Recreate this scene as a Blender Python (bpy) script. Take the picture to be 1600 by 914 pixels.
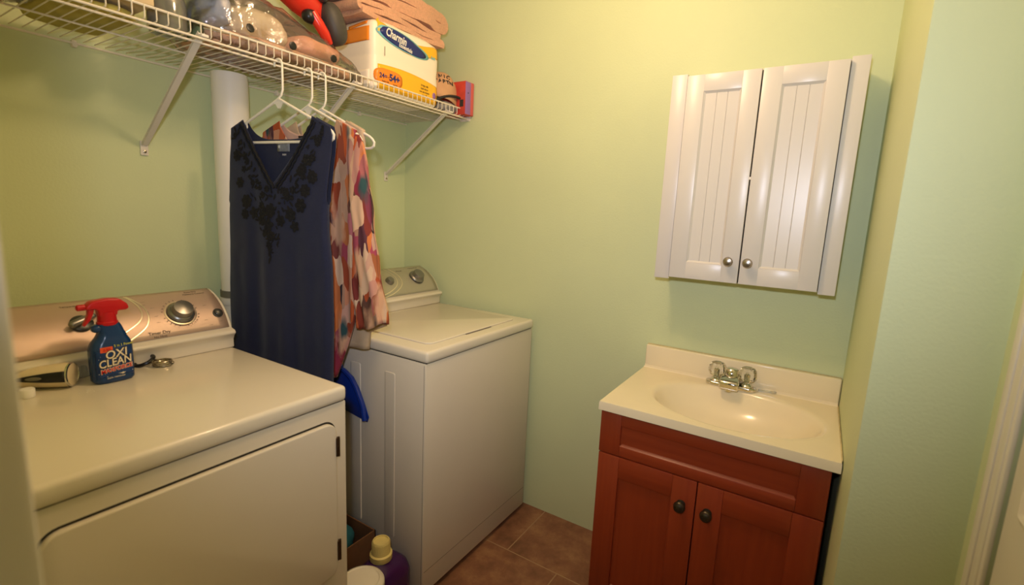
import bpy, bmesh, math, random
from math import sin, cos, pi, radians, sqrt
from mathutils import Vector, Matrix, noise
random.seed(7)
scn = bpy.context.scene
for o in list(bpy.data.objects):
    bpy.data.objects.remove(o)
COL = scn.collection

# ------------------------------------------------------------------ camera
CAM = Vector((-1.8547, -1.8576, 1.3716))
YAW, PITCH, ROLL, FPX = 0.5626, -0.1631, 0.0457, 753.66
fw = Vector((cos(PITCH)*cos(YAW), cos(PITCH)*sin(YAW), sin(PITCH)))
r0 = Vector((sin(YAW), -cos(YAW), 0)); u0 = r0.cross(fw)
rt = cos(ROLL)*r0 + sin(ROLL)*u0; up = -sin(ROLL)*r0 + cos(ROLL)*u0
cd = bpy.data.cameras.new('camera'); cam = bpy.data.objects.new('camera', cd); COL.objects.link(cam)
m = Matrix((rt, up, -fw)).transposed().to_4x4(); m.translation = CAM
cam.matrix_world = m
cd.sensor_width = 36; cd.sensor_fit = 'HORIZONTAL'; cd.lens = FPX/1600*36; cd.clip_start = .02
cd.dof.use_dof = True; cd.dof.focus_distance = 1.75; cd.dof.aperture_fstop = 2.6
scn.camera = cam

# ------------------------------------------------------------------ light, exposure
scn.view_settings.view_transform = 'Standard'; scn.view_settings.look = 'None'
scn.view_settings.exposure = 0.0; scn.view_settings.gamma = 1; scn.view_settings.use_curve_mapping = False
w = bpy.data.worlds.new('world'); scn.world = w; w.use_nodes = True
w.node_tree.nodes['Background'].inputs[0].default_value = (1, .9, .75, 1)
w.node_tree.nodes['Background'].inputs[1].default_value = 0.03
def light(name, kind, loc, energy, color, radius=.05, **k):
    d = bpy.data.lights.new(name, kind); d.energy = energy; d.color = color; d.shadow_soft_size = radius
    o = bpy.data.objects.new(name, d); COL.objects.link(o); o.location = loc
    for a, b in k.items(): setattr(d, a, b)
    return o
# warm ceiling bulb of the laundry room
light('ceiling_bulb', 'POINT', (-.82, -1.22, 2.25), 18.8, (1.0, .67, .39), .07)
# the camera's own flash, just above the lens
fl = light('camera_flash', 'SPOT', CAM + up*.15 - rt*.05 - fw*.02, 57, (.735, .77, .93), .03, spot_size=radians(122), spot_blend=1.0)
fl.rotation_euler = (fw + up*.27 + rt*.12).to_track_quat('-Z', 'Y').to_euler()

# ------------------------------------------------------------------ materials
def lin(c):
    def f(x):
        x /= 255
        return x/12.92 if x <= .04045 else ((x+.055)/1.055)**2.4
    return tuple(f(x) for x in c) + (1,)
def setin(b, n, v):
    if n in b.inputs: b.inputs[n].default_value = v
def mat(name, rgb, rough=.5, metal=0, bump=0, bscale=200, var=0, vscale=6, trans=0, ior=1.45, coat=0, stretch=(1, 1, 1), sheen=0, bdist=.002):
    m = bpy.data.materials.new(name); m.use_nodes = True
    nt = m.node_tree; b = nt.nodes['Principled BSDF']; L = nt.links
    c = lin(rgb); b.inputs['Base Color'].default_value = c
    b.inputs['Roughness'].default_value = rough; b.inputs['Metallic'].default_value = metal
    b.inputs['IOR'].default_value = ior
    setin(b, 'Transmission Weight', trans); setin(b, 'Coat Weight', coat); setin(b, 'Sheen Weight', sheen)
    setin(b, 'Coat Roughness', .08)
    if bump or var:
        tc = nt.nodes.new('ShaderNodeTexCoord'); mp = nt.nodes.new('ShaderNodeMapping'); mp.inputs['Scale'].default_value = stretch
        L.new(tc.outputs['Object'], mp.inputs[0])
    if var:
        n = nt.nodes.new('ShaderNodeTexNoise'); n.inputs['Scale'].default_value = vscale; n.inputs['Detail'].default_value = 5
        L.new(mp.outputs[0], n.inputs['Vector'])
        r = nt.nodes.new('ShaderNodeValToRGB'); r.color_ramp.elements[0].position = .3; r.color_ramp.elements[1].position = .7
        r.color_ramp.elements[0].color = tuple(x*(1-var) for x in c[:3])+(1,); r.color_ramp.elements[1].color = tuple(min(1, x*(1+var)) for x in c[:3])+(1,)
        L.new(n.outputs[0], r.inputs[0]); L.new(r.outputs[0], b.inputs['Base Color'])
    if bump:
        n = nt.nodes.new('ShaderNodeTexNoise'); n.inputs['Scale'].default_value = bscale; n.inputs['Detail'].default_value = 3
        L.new(mp.outputs[0], n.inputs['Vector'])
        bp = nt.nodes.new('ShaderNodeBump'); bp.inputs['Strength'].default_value = bump; bp.inputs['Distance'].default_value = bdist
        L.new(n.outputs[0], bp.inputs['Height']); L.new(bp.outputs[0], b.inputs['Normal'])
    return m
M = {}
M['wall'] = mat('lime_paint', (205, 215, 168), .55, bump=.25, bscale=140, var=.025, vscale=2.5)
M['ceiling'] = mat('ceiling_paint', (238, 232, 214), .8, bump=.2, bscale=90)
M['trim'] = mat('white_trim_paint', (222, 218, 200), .4, var=.03, vscale=5)
M['enamel'] = mat('bisque_white_enamel', (226, 217, 196), .22, coat=.3, var=.015, vscale=3)
M['enamel_side'] = mat('painted_steel_side', (216, 207, 188), .38, var=.02, vscale=4)
M['seam'] = mat('dark_seam', (40, 36, 28), .8)
M['panel'] = mat('brushed_console_metal', (204, 178, 158), .42, metal=.5, bump=.12, bscale=60, stretch=(1, 30, 30))
M['panel_green'] = mat('brushed_console_silver', (186, 180, 158), .42, metal=.5, bump=.12, bscale=60, stretch=(1, 30, 30))
M['arc'] = mat('polished_console_arc', (255, 240, 210), .28, metal=.8)
M['knob_grey'] = mat('satin_grey_knob', (140, 138, 132), .3, metal=.8)
M['knob_dark'] = mat('dark_grey_knob', (78, 78, 76), .35, metal=.6)
M['print'] = mat('grey_console_print', (104, 92, 78), .6)
M['hinge'] = mat('brown_hinge_metal', (70, 52, 36), .45, metal=.6)
M['wire'] = mat('white_vinyl_wire', (232, 222, 200), .35)
M['brace'] = mat('white_painted_brace', (226, 218, 204), .4)
M['pvc'] = mat('white_pvc_pipe', (242, 236, 224), .35, var=.02)
M['rubber'] = mat('grey_rubber_band', (120, 116, 100), .6)
M['hanger'] = mat('white_hanger_plastic', (236, 230, 212), .3)
M['navy'] = mat('navy_knit_cloth', (24, 31, 60), .9, bump=.4, bscale=700, var=.12, vscale=90, sheen=.15, stretch=(1, 1, 3))
M['black_thread'] = mat('black_embroidery', (14, 14, 20), .85, bump=.5, bscale=400)
M['beige'] = mat('beige_cloth', (196, 172, 140), .9, bump=.3, bscale=500, var=.06, vscale=20)
M['lining'] = mat('pale_blush_lining', (206, 170, 150), .9, bump=.3, bscale=400, var=.06, vscale=14)
M['tag_grey'] = mat('grey_garment_tag', (120, 124, 130), .8, var=.1, vscale=120)
M['tag_black'] = mat('black_garment_tag', (22, 20, 20), .8)
M['tag_text'] = mat('pale_tag_thread', (200, 200, 196), .8)
M['cabinet'] = mat('white_cabinet_laminate', (216, 212, 204), .30, var=.01)
M['nickel'] = mat('brushed_nickel', (176, 164, 146), .28, metal=1)
M['bronze'] = mat('aged_bronze', (84, 80, 66), .35, metal=.9, var=.15, vscale=60)
M['marble'] = mat('cream_cultured_marble', (240, 226, 190), .16, var=.02, vscale=8, coat=.25)
M['caulk'] = mat('aged_caulk', (196, 180, 130), .7, var=.15, vscale=40)
M['chrome'] = mat('chrome', (215, 212, 204), .08, metal=1)
M['acrylic'] = mat('clear_acrylic', (250, 248, 240), .03, trans=1, ior=1.49)
M['clearstick'] = mat('clear_plastic_stick', (235, 238, 232), .1, trans=.8, ior=1.45)
M['card'] = mat('brown_cardboard', (122, 84, 52), .85, bump=.2, bscale=80, var=.08, vscale=20)
M['teal'] = mat('teal_cloth', (36, 104, 122), .9, bump=.6, bscale=120, var=.1, vscale=30)
M['purple'] = mat('purple_jug_plastic', (66, 30, 84), .25)
M['cream_cap'] = mat('cream_cap_plastic', (222, 204, 128), .4)
M['blue_plastic'] = mat('royal_blue_plastic', (22, 52, 142), .3)
M['tub'] = mat('white_tub_plastic', (222, 214, 196), .35)
M['bottle'] = mat('blue_spray_bottle_plastic', (22, 58, 104), .2)
M['label_blue'] = mat('blue_label_print', (14, 56, 112), .35, var=.25, vscale=70)
M['red'] = mat('red_trigger_plastic', (190, 18, 28), .3)
M['cream_ink'] = mat('cream_ink', (236, 222, 190), .45)
M['gold_ink'] = mat('gold_outline_ink', (70, 62, 50), .5)
M['red_ink'] = mat('red_ink', (206, 36, 30), .45)
M['yellow_ink'] = mat('yellow_green_ink', (206, 206, 70), .5)
M['orange'] = mat('orange_sticker_paper', (232, 92, 44), .6)
M['white_ink'] = mat('white_ink', (240, 236, 226), .5)
M['torch'] = mat('ivory_torch_plastic', (226, 208, 170), .28)
M['black'] = mat('black_plastic', (26, 26, 26), .35)
M['steel'] = mat('steel_wire', (170, 160, 140), .22, metal=1)
M['frost'] = mat('frosted_clear_plastic', (214, 214, 200), .3, trans=.55)
M['peach'] = mat('peach_terry_cloth', (226, 172, 134), .95, bump=1.0, bscale=330, var=.10, vscale=140, sheen=.2, bdist=.004)
M['wrap_yellow'] = mat('yellow_wrap_film', (250, 190, 40), .28, bump=.2, bscale=25)
M['wrap_orange'] = mat('orange_wrap_film', (240, 140, 40), .3)
M['wrap_navy'] = mat('navy_logo_film', (34, 46, 112), .3)
M['wrap_aqua'] = mat('aqua_logo_edge', (130, 196, 200), .35)
M['wrap_grey'] = mat('grey_wrap_print', (90, 74, 44), .5)
M['roll'] = mat('white_tissue_wrap', (250, 238, 214), .35, bump=.25, bscale=30)
M['cap_cloth'] = mat('tan_cap_cotton', (206, 160, 118), .9, bump=.3, bscale=500, var=.05, vscale=30)
M['cap_trim'] = mat('dark_cap_binding', (50, 46, 42), .8)
M['cap_grey'] = mat('grey_cap_lining', (150, 146, 140), .85, var=.1, vscale=60)
M['game_red'] = mat('red_printed_card', (196, 66, 52), .45, var=.15, vscale=25)
M['game_purple'] = mat('lilac_printed_card', (152, 112, 176), .45)
M['game_pink'] = mat('pink_printed_card', (212, 96, 92), .45)
M['vac_red'] = mat('red_vacuum_plastic', (214, 52, 34), .25)
M['vac_grey'] = mat('charcoal_vacuum_plastic', (66, 62, 56), .5, bump=.3, bscale=300)
M['blanket'] = mat('rose_beige_blanket', (214, 172, 146), .95, bump=.8, bscale=150, var=.12, vscale=18)
M['blue_cloth'] = mat('pale_blue_cloth', (150, 166, 200), .9, bump=.5, bscale=60, var=.06)
M['pink_cloth'] = mat('pink_towel_cloth', (226, 164, 140), .95, bump=.8, bscale=150, var=.12, vscale=18)
M['green_cloth'] = mat('green_print_cloth', (120, 138, 104), .9, bump=.5, bscale=80, var=.35, vscale=30)
M['cream_cloth'] = mat('cream_pillow_cloth', (208, 192, 166), .9, bump=.9, bscale=45, var=.08)
M['rust_cloth'] = mat('rust_cloth', (150, 86, 60), .9, bump=.5, bscale=60, var=.12, vscale=12)
M['olive_cloth'] = mat('olive_yellow_cloth', (190, 176, 90), .9, bump=.5, bscale=60, var=.12, vscale=12)
M['kraft'] = mat('buff_paper', (214, 190, 146), .7, var=.04)
M['grey_glass'] = mat('smoky_grey_plastic', (120, 120, 112), .12, metal=.3, coat=.4)
M['lint'] = mat('white_crumbs', (236, 232, 220), .5)
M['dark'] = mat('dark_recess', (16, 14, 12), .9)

def film(name, tint, rough=.06, body=.08, bump=.55, bscale=13):
    m = bpy.data.materials.new(name); m.use_nodes = True; nt = m.node_tree; nt.nodes.clear(); L = nt.links; N = nt.nodes.new
    out = N('ShaderNodeOutputMaterial'); tr = N('ShaderNodeBsdfTransparent'); gl = N('ShaderNodeBsdfGlossy'); df = N('ShaderNodeBsdfDiffuse')
    tr.inputs[0].default_value = lin(tint); gl.inputs['Roughness'].default_value = rough; df.inputs[0].default_value = lin((226, 214, 194))
    tc = N('ShaderNodeTexCoord'); n = N('ShaderNodeTexNoise'); n.inputs['Scale'].default_value = bscale; n.inputs['Detail'].default_value = 4; n.inputs['Distortion'].default_value = 1.2
    bp = N('ShaderNodeBump'); bp.inputs['Strength'].default_value = bump; bp.inputs['Distance'].default_value = .02
    L.new(tc.outputs['Object'], n.inputs['Vector']); L.new(n.outputs[0], bp.inputs['Height'])
    for s in (gl, df): L.new(bp.outputs[0], s.inputs['Normal'])
    fr = N('ShaderNodeFresnel'); fr.inputs[0].default_value = 1.5; L.new(bp.outputs[0], fr.inputs['Normal'])
    ad = N('ShaderNodeMath'); ad.operation = 'ADD'; ad.inputs[1].default_value = .05; L.new(fr.outputs[0], ad.inputs[0])
    m1 = N('ShaderNodeMixShader'); m1.inputs[0].default_value = body; L.new(tr.outputs[0], m1.inputs[1]); L.new(df.outputs[0], m1.inputs[2])
    m2 = N('ShaderNodeMixShader'); L.new(ad.outputs[0], m2.inputs[0]); L.new(m1.outputs[0], m2.inputs[1]); L.new(gl.outputs[0], m2.inputs[2])
    L.new(m2.outputs[0], out.inputs[0])
    return m
M['film'] = film('clear_vinyl_film', (254, 251, 246))

def tile_mat():
    m = bpy.data.materials.new('brown_stone_tile'); m.use_nodes = True; nt = m.node_tree; L = nt.links; N = nt.nodes.new
    b = nt.nodes['Principled BSDF']; b.inputs['Roughness'].default_value = .5
    tc = N('ShaderNodeTexCoord'); mp = N('ShaderNodeMapping'); mp.inputs['Location'].default_value = (.322+.457*8, .6975+.457*12, 0)
    L.new(tc.outputs['Object'], mp.inputs[0])
    br = N('ShaderNodeTexBrick'); br.offset = .5; br.inputs['Scale'].default_value = 1
    br.inputs['Brick Width'].default_value = .457; br.inputs['Row Height'].default_value = .457; br.inputs['Mortar Size'].default_value = .0028
    br.inputs['Mortar Smooth'].default_value = .3
    # rows run along Y in the room: swap axes
    sp = N('ShaderNodeSeparateXYZ'); cb = N('ShaderNodeCombineXYZ'); L.new(mp.outputs[0], sp.inputs[0])
    L.new(sp.outputs[1], cb.inputs[0]); L.new(sp.outputs[0], cb.inputs[1]); L.new(cb.outputs[0], br.inputs['Vector'])
    n1 = N('ShaderNodeTexNoise'); n1.inputs['Scale'].default_value = 9; n1.inputs['Detail'].default_value = 8; n1.inputs['Roughness'].default_value = .65
    L.new(tc.outputs['Object'], n1.inputs['Vector'])
    r = N('ShaderNodeValToRGB'); e = r.color_ramp.elements
    e[0].position = .3; e[0].color = lin((104, 70, 48)); e[1].position = .72; e[1].color = lin((168, 126, 88))
    x = e.new(.5); x.color = lin((136, 92, 66)); L.new(n1.outputs[0], r.inputs[0])
    L.new(r.outputs[0], br.inputs['Color1']); L.new(r.outputs[0], br.inputs['Color2']); br.inputs['Mortar'].default_value = lin((166, 134, 98))
    L.new(br.outputs['Color'], b.inputs['Base Color'])
    bp = N('ShaderNodeBump'); bp.inputs['Strength'].default_value = .3; bp.inputs['Distance'].default_value = .003; bp.invert = True
    L.new(br.outputs['Fac'], bp.inputs['Height']); L.new(bp.outputs[0], b.inputs['Normal'])
    return m
M['tile'] = tile_mat()

def wood_mat(name, vertical=True):
    m = bpy.data.materials.new(name); m.use_nodes = True; nt = m.node_tree; L = nt.links; N = nt.nodes.new
    b = nt.nodes['Principled BSDF']; b.inputs['Roughness'].default_value = .38; setin(b, 'Coat Weight', .15); setin(b, 'Coat Roughness', .25)
    tc = N('ShaderNodeTexCoord'); mp = N('ShaderNodeMapping'); mp.inputs['Scale'].default_value = (30, 30, 1.6) if vertical else (30, 1.6, 30)
    L.new(tc.outputs['Object'], mp.inputs[0])
    n = N('ShaderNodeTexNoise'); n.inputs['Scale'].default_value = 2.2; n.inputs['Detail'].default_value = 6; L.new(mp.outputs[0], n.inputs['Vector'])
    r = N('ShaderNodeValToRGB'); e = r.color_ramp.elements; e[0].position = .25; e[0].color = lin((136, 49, 21)); e[1].position = .75; e[1].color = lin((152, 60, 27))
    L.new(n.outputs[0], r.inputs[0]); L.new(r.outputs[0], b.inputs['Base Color'])
    return m
M['wood'] = wood_mat('reddish_cherry_wood'); M['wood_h'] = wood_mat('reddish_cherry_wood_rail', False)

def floral_mat():
    m = bpy.data.materials.new('floral_print_cloth'); m.use_nodes = True; nt = m.node_tree; L = nt.links; N = nt.nodes.new
    b = nt.nodes['Principled BSDF']; b.inputs['Roughness'].default_value = .85
    tc = N('ShaderNodeTexCoord')
    n0 = N('ShaderNodeTexNoise'); n0.inputs['Scale'].default_value = 16; n0.inputs['Detail'].default_value = 3
    mp = N('ShaderNodeMapping'); mp.inputs['Scale'].default_value = (1, 1, .30); L.new(tc.outputs['Object'], mp.inputs[0])
    L.new(mp.outputs[0], n0.inputs['Vector'])
    mx = N('ShaderNodeMix'); mx.data_type = 'RGBA'; mx.inputs['Factor'].default_value = .055
    L.new(mp.outputs[0], mx.inputs['A']); L.new(n0.outputs['Color'], mx.inputs['B'])
    v = N('ShaderNodeTexVoronoi'); v.inputs['Scale'].default_value = 42; v.inputs['Randomness'].default_value = 1; L.new(mx.outputs['Result'], v.inputs['Vector'])
    sp = N('ShaderNodeSeparateColor'); L.new(v.outputs['Color'], sp.inputs[0])
    r = N('ShaderNodeValToRGB'); r.color_ramp.interpolation = 'EASE'; e = r.color_ramp.elements
    cols = [(0, (200, 160, 126)), (.12, (104, 30, 26)), (.27, (190, 88, 40)), (.38, (214, 180, 146)), (.48, (150, 44, 70)), (.60, (122, 44, 36)), (.70, (206, 118, 62)), (.80, (40, 38, 44)), (.88, (172, 70, 90)), (1, (204, 170, 140))]
    e[0].position = 0; e[0].color = lin(cols[0][1]); e[1].position = 1; e[1].color = lin(cols[-1][1])
    for p_, c_ in cols[1:-1]:
        x = e.new(p_); x.color = lin(c_)
    L.new(sp.outputs[0], r.inputs[0])
    # pale watercolour wash between the blooms
    n2 = N('ShaderNodeTexNoise'); n2.inputs['Scale'].default_value = 17; n2.inputs['Detail'].default_value = 6; L.new(mp.outputs[0], n2.inputs['Vector'])
    r2 = N('ShaderNodeValToRGB'); r2.color_ramp.elements[0].position = .54; r2.color_ramp.elements[1].position = .66; L.new(n2.outputs[0], r2.inputs[0])
    m2 = N('ShaderNodeMix'); m2.data_type = 'RGBA'; L.new(r2.outputs[0], m2.inputs['Factor']); L.new(r.outputs[0], m2.inputs['A']); m2.inputs['B'].default_value = lin((206, 160, 124))
    # dark teal flower hearts
    v2 = N('ShaderNodeTexVoronoi'); v2.inputs['Scale'].default_value = 12; L.new(mx.outputs['Result'], v2.inputs['Vector'])
    r3 = N('ShaderNodeValToRGB'); e3 = r3.color_ramp.elements; e3[0].position = .10; e3[0].color = (1, 1, 1, 1); e3[1].position = .2; e3[1].color = (0, 0, 0, 1)
    L.new(v2.outputs['Distance'], r3.inputs[0])
    m3 = N('ShaderNodeMix'); m3.data_type = 'RGBA'; L.new(r3.outputs[0], m3.inputs['Factor']); L.new(m2.outputs['Result'], m3.inputs['A']); m3.inputs['B'].default_value = lin((40, 74, 74))
    L.new(m3.outputs['Result'], b.inputs['Base Color'])
    return m
M['floral'] = floral_mat()

# ------------------------------------------------------------------ geometry helpers
class MB:
    def __init__(s): s.bm = bmesh.new()
    def quad(s, pts):
        return s.bm.faces.new([s.bm.verts.new(p) for p in pts])
    def box(s, a, b, bev=0, seg=2, mtx=None):
        t = bmesh.new(); r = bmesh.ops.create_cube(t, size=1)
        c = [(a[i]+b[i])/2 for i in range(3)]; d = [abs(b[i]-a[i]) for i in range(3)]
        for v in t.verts: v.co = Vector((c[0]+v.co.x*d[0], c[1]+v.co.y*d[1], c[2]+v.co.z*d[2]))
        if bev: bmesh.ops.bevel(t, geom=t.edges[:], offset=min(bev, min(d)*.49), segments=seg, profile=.5, affect='EDGES', clamp_overlap=True)
        if mtx: t.transform(mtx)
        s.add(t); return s
    def add(s, t):
        me = bpy.data.meshes.new('tmp'); t.to_mesh(me); t.free(); s.bm.from_mesh(me); bpy.data.meshes.remove(me)
    def prism(s, pts, vec, bev=0, seg=2):
        """closed outline pts (3-D, planar) pushed along vec"""
        t = bmesh.new(); vec = Vector(vec)
        f = t.faces.new([t.verts.new(p) for p in pts])
        r = bmesh.ops.extrude_face_region(t, geom=[f])
        vs = [e for e in r['geom'] if isinstance(e, bmesh.types.BMVert)]
        bmesh.ops.translate(t, vec=vec, verts=vs)
        bmesh.ops.recalc_face_normals(t, faces=t.faces[:])
        if bev:
            ed = [e for e in t.edges if len(e.link_faces) == 2 and e.calc_face_angle() > .6]
            bmesh.ops.bevel(t, geom=ed, offset=bev, segments=seg, profile=.5, affect='EDGES', clamp_overlap=True)
        s.add(t); return s
    def lathe(s, prof, org, axis=(0, 0, 1), n=24, sx=1, sy=1, caps=True):
        ax = Vector(axis).normalized(); q = ax.to_track_quat('Z', 'Y'); org = Vector(org); rings = []
        for r, h in prof:
            rings.append([s.bm.verts.new(org + q @ Vector((r*cos(2*pi*k/n)*sx, r*sin(2*pi*k/n)*sy, h))) for k in range(n)])
        for a, b in zip(rings, rings[1:]):
            for k in range(n): s.bm.faces.new((a[k], a[(k+1) % n], b[(k+1) % n], b[k]))
        if caps:
            s.bm.faces.new(rings[0][::-1]); s.bm.faces.new(rings[-1])
        return s
    def tube(s, path, r, n=8, closed=False, caps=True):
        P = [Vector(p) for p in path]; N = len(P); rings = []; prev = None
        for i in range(N):
            if closed: t = (P[(i+1) % N]-P[i-1]).normalized()
            else: t = (P[min(i+1, N-1)]-P[max(i-1, 0)]).normalized()
            if prev is None:
                a = Vector((0, 0, 1)) if abs(t.z) < .9 else Vector((1, 0, 0)); x = t.cross(a).normalized()
            else:
                x = (prev - t*prev.dot(t)).normalized()
            prev = x; y = t.cross(x); rr = r[i] if isinstance(r, (list, tuple)) else r
            rings.append([s.bm.verts.new(P[i]+x*rr*cos(2*pi*k/n)+y*rr*sin(2*pi*k/n)) for k in range(n)])
        for i in range(N if closed else N-1):
            a, b = rings[i], rings[(i+1) % N]
            for k in range(n): s.bm.faces.new((a[k], a[(k+1) % n], b[(k+1) % n], b[k]))
        if not closed and caps: s.bm.faces.new(rings[0][::-1]); s.bm.faces.new(rings[-1])
        return s
    def grid(s, fn, nu, nv, closed_u=False):
        V = [[s.bm.verts.new(fn(i/(nu if closed_u else nu-1), j/(nv-1))) for i in range(nu)] for j in range(nv)]
        for j in range(nv-1):
            for i in range(nu if closed_u else nu-1):
                k = (i+1) % nu
                s.bm.faces.new((V[j][i], V[j][k], V[j+1][k], V[j+1][i]))
        return s
    def blob(s, c, size, p=2.6, nu=40, nv=24, amp=0, freq=6, seed=0, flat=None):
        """superellipsoid with wrinkles"""
        c = Vector(c)
        def sg(x, e): return math.copysign(abs(x)**e, x)
        e = 2/p
        def fn(u, v):
            th = 2*pi*u; ph = -pi/2 + pi*v
            q = Vector((sg(cos(ph), e)*sg(cos(th), e), sg(cos(ph), e)*sg(sin(th), e), sg(sin(ph), e)))
            P = Vector((q.x*size[0]/2, q.y*size[1]/2, q.z*size[2]/2))
            if amp:
                d = noise.noise((c+P)*freq + Vector((seed, seed*.7, 0)))*amp + noise.noise((c+P)*freq*2.7 + Vector((seed, 3, 0)))*amp*.45
                P += q.normalized()*d
            W = c+P
            if flat is not None and W.z < flat: W.z = flat + (W.z-flat)*.02
            return W
        s.grid(fn, nu, nv, True); bmesh.ops.remove_doubles(s.bm, verts=s.bm.verts[:], dist=1e-5); return s
    def build(s, name, m, parent=None, smooth=True, ang=38, solid=0, subd=0, recalc=True):
        bm = s.bm
        if recalc: bmesh.ops.recalc_face_normals(bm, faces=bm.faces[:])
        if parent is not None:
            o = parent; loc = Vector((0, 0, 0))
            while o: loc += o.location; o = o.parent
            bmesh.ops.translate(bm, vec=-loc, verts=bm.verts[:])
        for f in bm.faces: f.smooth = smooth
        if smooth:
            for e in bm.edges:
                if len(e.link_faces) == 2 and e.calc_face_angle() > radians(ang): e.smooth = False
        me = bpy.data.meshes.new(name); bm.to_mesh(me); bm.free()
        for x in (m if isinstance(m, (list, tuple)) else [m]): me.materials.append(x)
        o = bpy.data.objects.new(name, me); COL.objects.link(o); o.parent = parent
        if solid:
            md = o.modifiers.new('thickness', 'SOLIDIFY'); md.thickness = solid; md.offset = 0
        if subd:
            md = o.modifiers.new('smoothing', 'SUBSURF'); md.levels = subd; md.render_levels = subd
        return o
def thing(name, label, cat, loc, group=None):
    o = bpy.data.objects.new(name, None); COL.objects.link(o); o.location = loc; o.empty_display_size = .05
    o['label'] = label; o['category'] = cat
    if group: o['group'] = group
    return o
def tag(o, label, cat, group=None, kind=None):
    o['label'] = label; o['category'] = cat
    if group: o['group'] = group
    if kind: o['kind'] = kind
    return o
def struct(o, label, cat):
    o['kind'] = 'structure'; o['label'] = label; o['category'] = cat; return o
def text(body, size, org, right, upv, m, parent, name, extrude=.0004, bold=0, align='CENTER', shear=0, sx=1):
    cu = bpy.data.curves.new('txt', 'FONT'); cu.body = body; cu.size = size; cu.extrude = extrude; cu.offset = bold; cu.align_x = align; cu.align_y = 'CENTER'; cu.shear = shear; cu.space_character = 1.0
    cu.resolution_u = 3
    t = bpy.data.objects.new('txt', cu); COL.objects.link(t); bpy.context.view_layer.update()
    me = bpy.data.meshes.new_from_object(t.evaluated_get(bpy.context.evaluated_depsgraph_get()))
    bpy.data.objects.remove(t); bpy.data.curves.remove(cu)
    R = Vector(right).normalized(); U = Vector(upv).normalized(); Nn = R.cross(U)
    mt = Matrix((R*sx, U, Nn)).transposed().to_4x4(); mt.translation = Vector(org); me.transform(mt)
    b = MB(); b.bm.from_mesh(me); bpy.data.meshes.remove(me)
    return b.build(name, m, parent, smooth=False, recalc=False)
def rrect(x0, z0, x1, z1, r, n=6):
    pts = []
    for cx, cz, a0 in ((x1-r, z1-r, 0), (x0+r, z1-r, 90), (x0+r, z0+r, 180), (x1-r, z0+r, 270)):
        for k in range(n+1):
            a = radians(a0+90*k/n); pts.append((cx+r*cos(a), cz+r*sin(a)))
    return pts
def interp(t, tab):
    tab = sorted(tab)
    if t <= tab[0][0]: return tab[0][1]
    for (a, x), (b, y) in zip(tab, tab[1:]):
        if t <= b:
            f = (t-a)/(b-a); return x+(y-x)*f
    return tab[-1][1]

# ------------------------------------------------------------------ room shell
H = 2.46; CY = -1.972; DX = -.685; EY = -2.155
def wallbox(name, a, b, label, m=None, cat='wall'):
    return struct(MB().box(a, b).build(name, m or M['wall'], smooth=False), label, cat)
wallbox('floor', (-3.3, -3.0, -.1), (.1, .1, 0), 'brown stone tile floor', M['tile'], 'floor')
wallbox('ceiling', (-3.3, -3.0, H), (.1, .1, H+.1), 'off-white ceiling', M['ceiling'], 'ceiling')
wallbox('wall_back', (-1.90, 0, 0), (.1, .1, H), 'lime green wall behind the laundry machines')
wallbox('wall_right', (0, CY, 0), (.1, 0, H), 'lime green wall carrying the white cabinet')
wallbox('wall_jog', (DX, EY-.1, 0), (.1, CY, H), 'lime green wall jog right of the vanity')
wallbox('wall_left', (-1.90, -1.30, 0), (-1.795, 0, H), 'lime green wall left of the dryer')
wallbox('wall_near', (-3.3, -1.42, 0), (-1.777, -1.30, H), 'pale wall end at the left edge, close to the viewer')
wallbox('wall_hall', (-3.4, -3.0, 0), (-3.3, -1.30, H), 'wall behind the viewer')
# wall with the door opening on the right
DR0, DR1, DH = -.822, -1.63, 2.03
b = MB(); b.box((DX+.001, EY-.1, 0), (DR0, EY, H)).box((DR0, EY-.1, DH), (DR1, EY, H)).box((DR1, EY-.1, 0), (-3.3, EY, H))
struct(b.build('wall_door_side', M['wall'], smooth=False), 'lime green wall with the white door on the right', 'wall')
b = MB()
def casing(b, x0, x1, z0, z1):
    b.box((x0, EY, z0), (x1, EY+.016, z1), .004).box((x0-.012 if x0 < x1 else x0+.012, EY+.014, z0), ((x0+x1)/2, EY+.021, z1), .003)
b.box((DR0+.070, EY-.0, 0), (DR0-.002, EY+.007, DH+.07), .002).box((DR0+.070, EY+.005, 0), (DR0+.045, EY+.010, DH+.08), .002).box((DR0+.024, EY+.005, 0), (DR0+.010, EY+.009, DH+.03), .0015)
b.box((DR1+.004, EY, 0), (DR1-.075, EY+.007, DH+.07), .002)
b.box((DR0+.070, EY, DH-.004), (DR1-.075, EY+.009, DH+.08), .002)
t = struct(b.build('trim_1', M['trim']), 'white door casing at the right edge', 'door trim')
b = MB()
random.seed(3)
z = .35
while z < 1.5:
    l = random.uniform(.02, .10); b.box((DR0+.0701, EY, z), (DR0+.0745, EY+.0012, z+l)); z += l+random.uniform(.02, .09)
b.build('caulk_crack', M['seam'], t, smooth=False)
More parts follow.
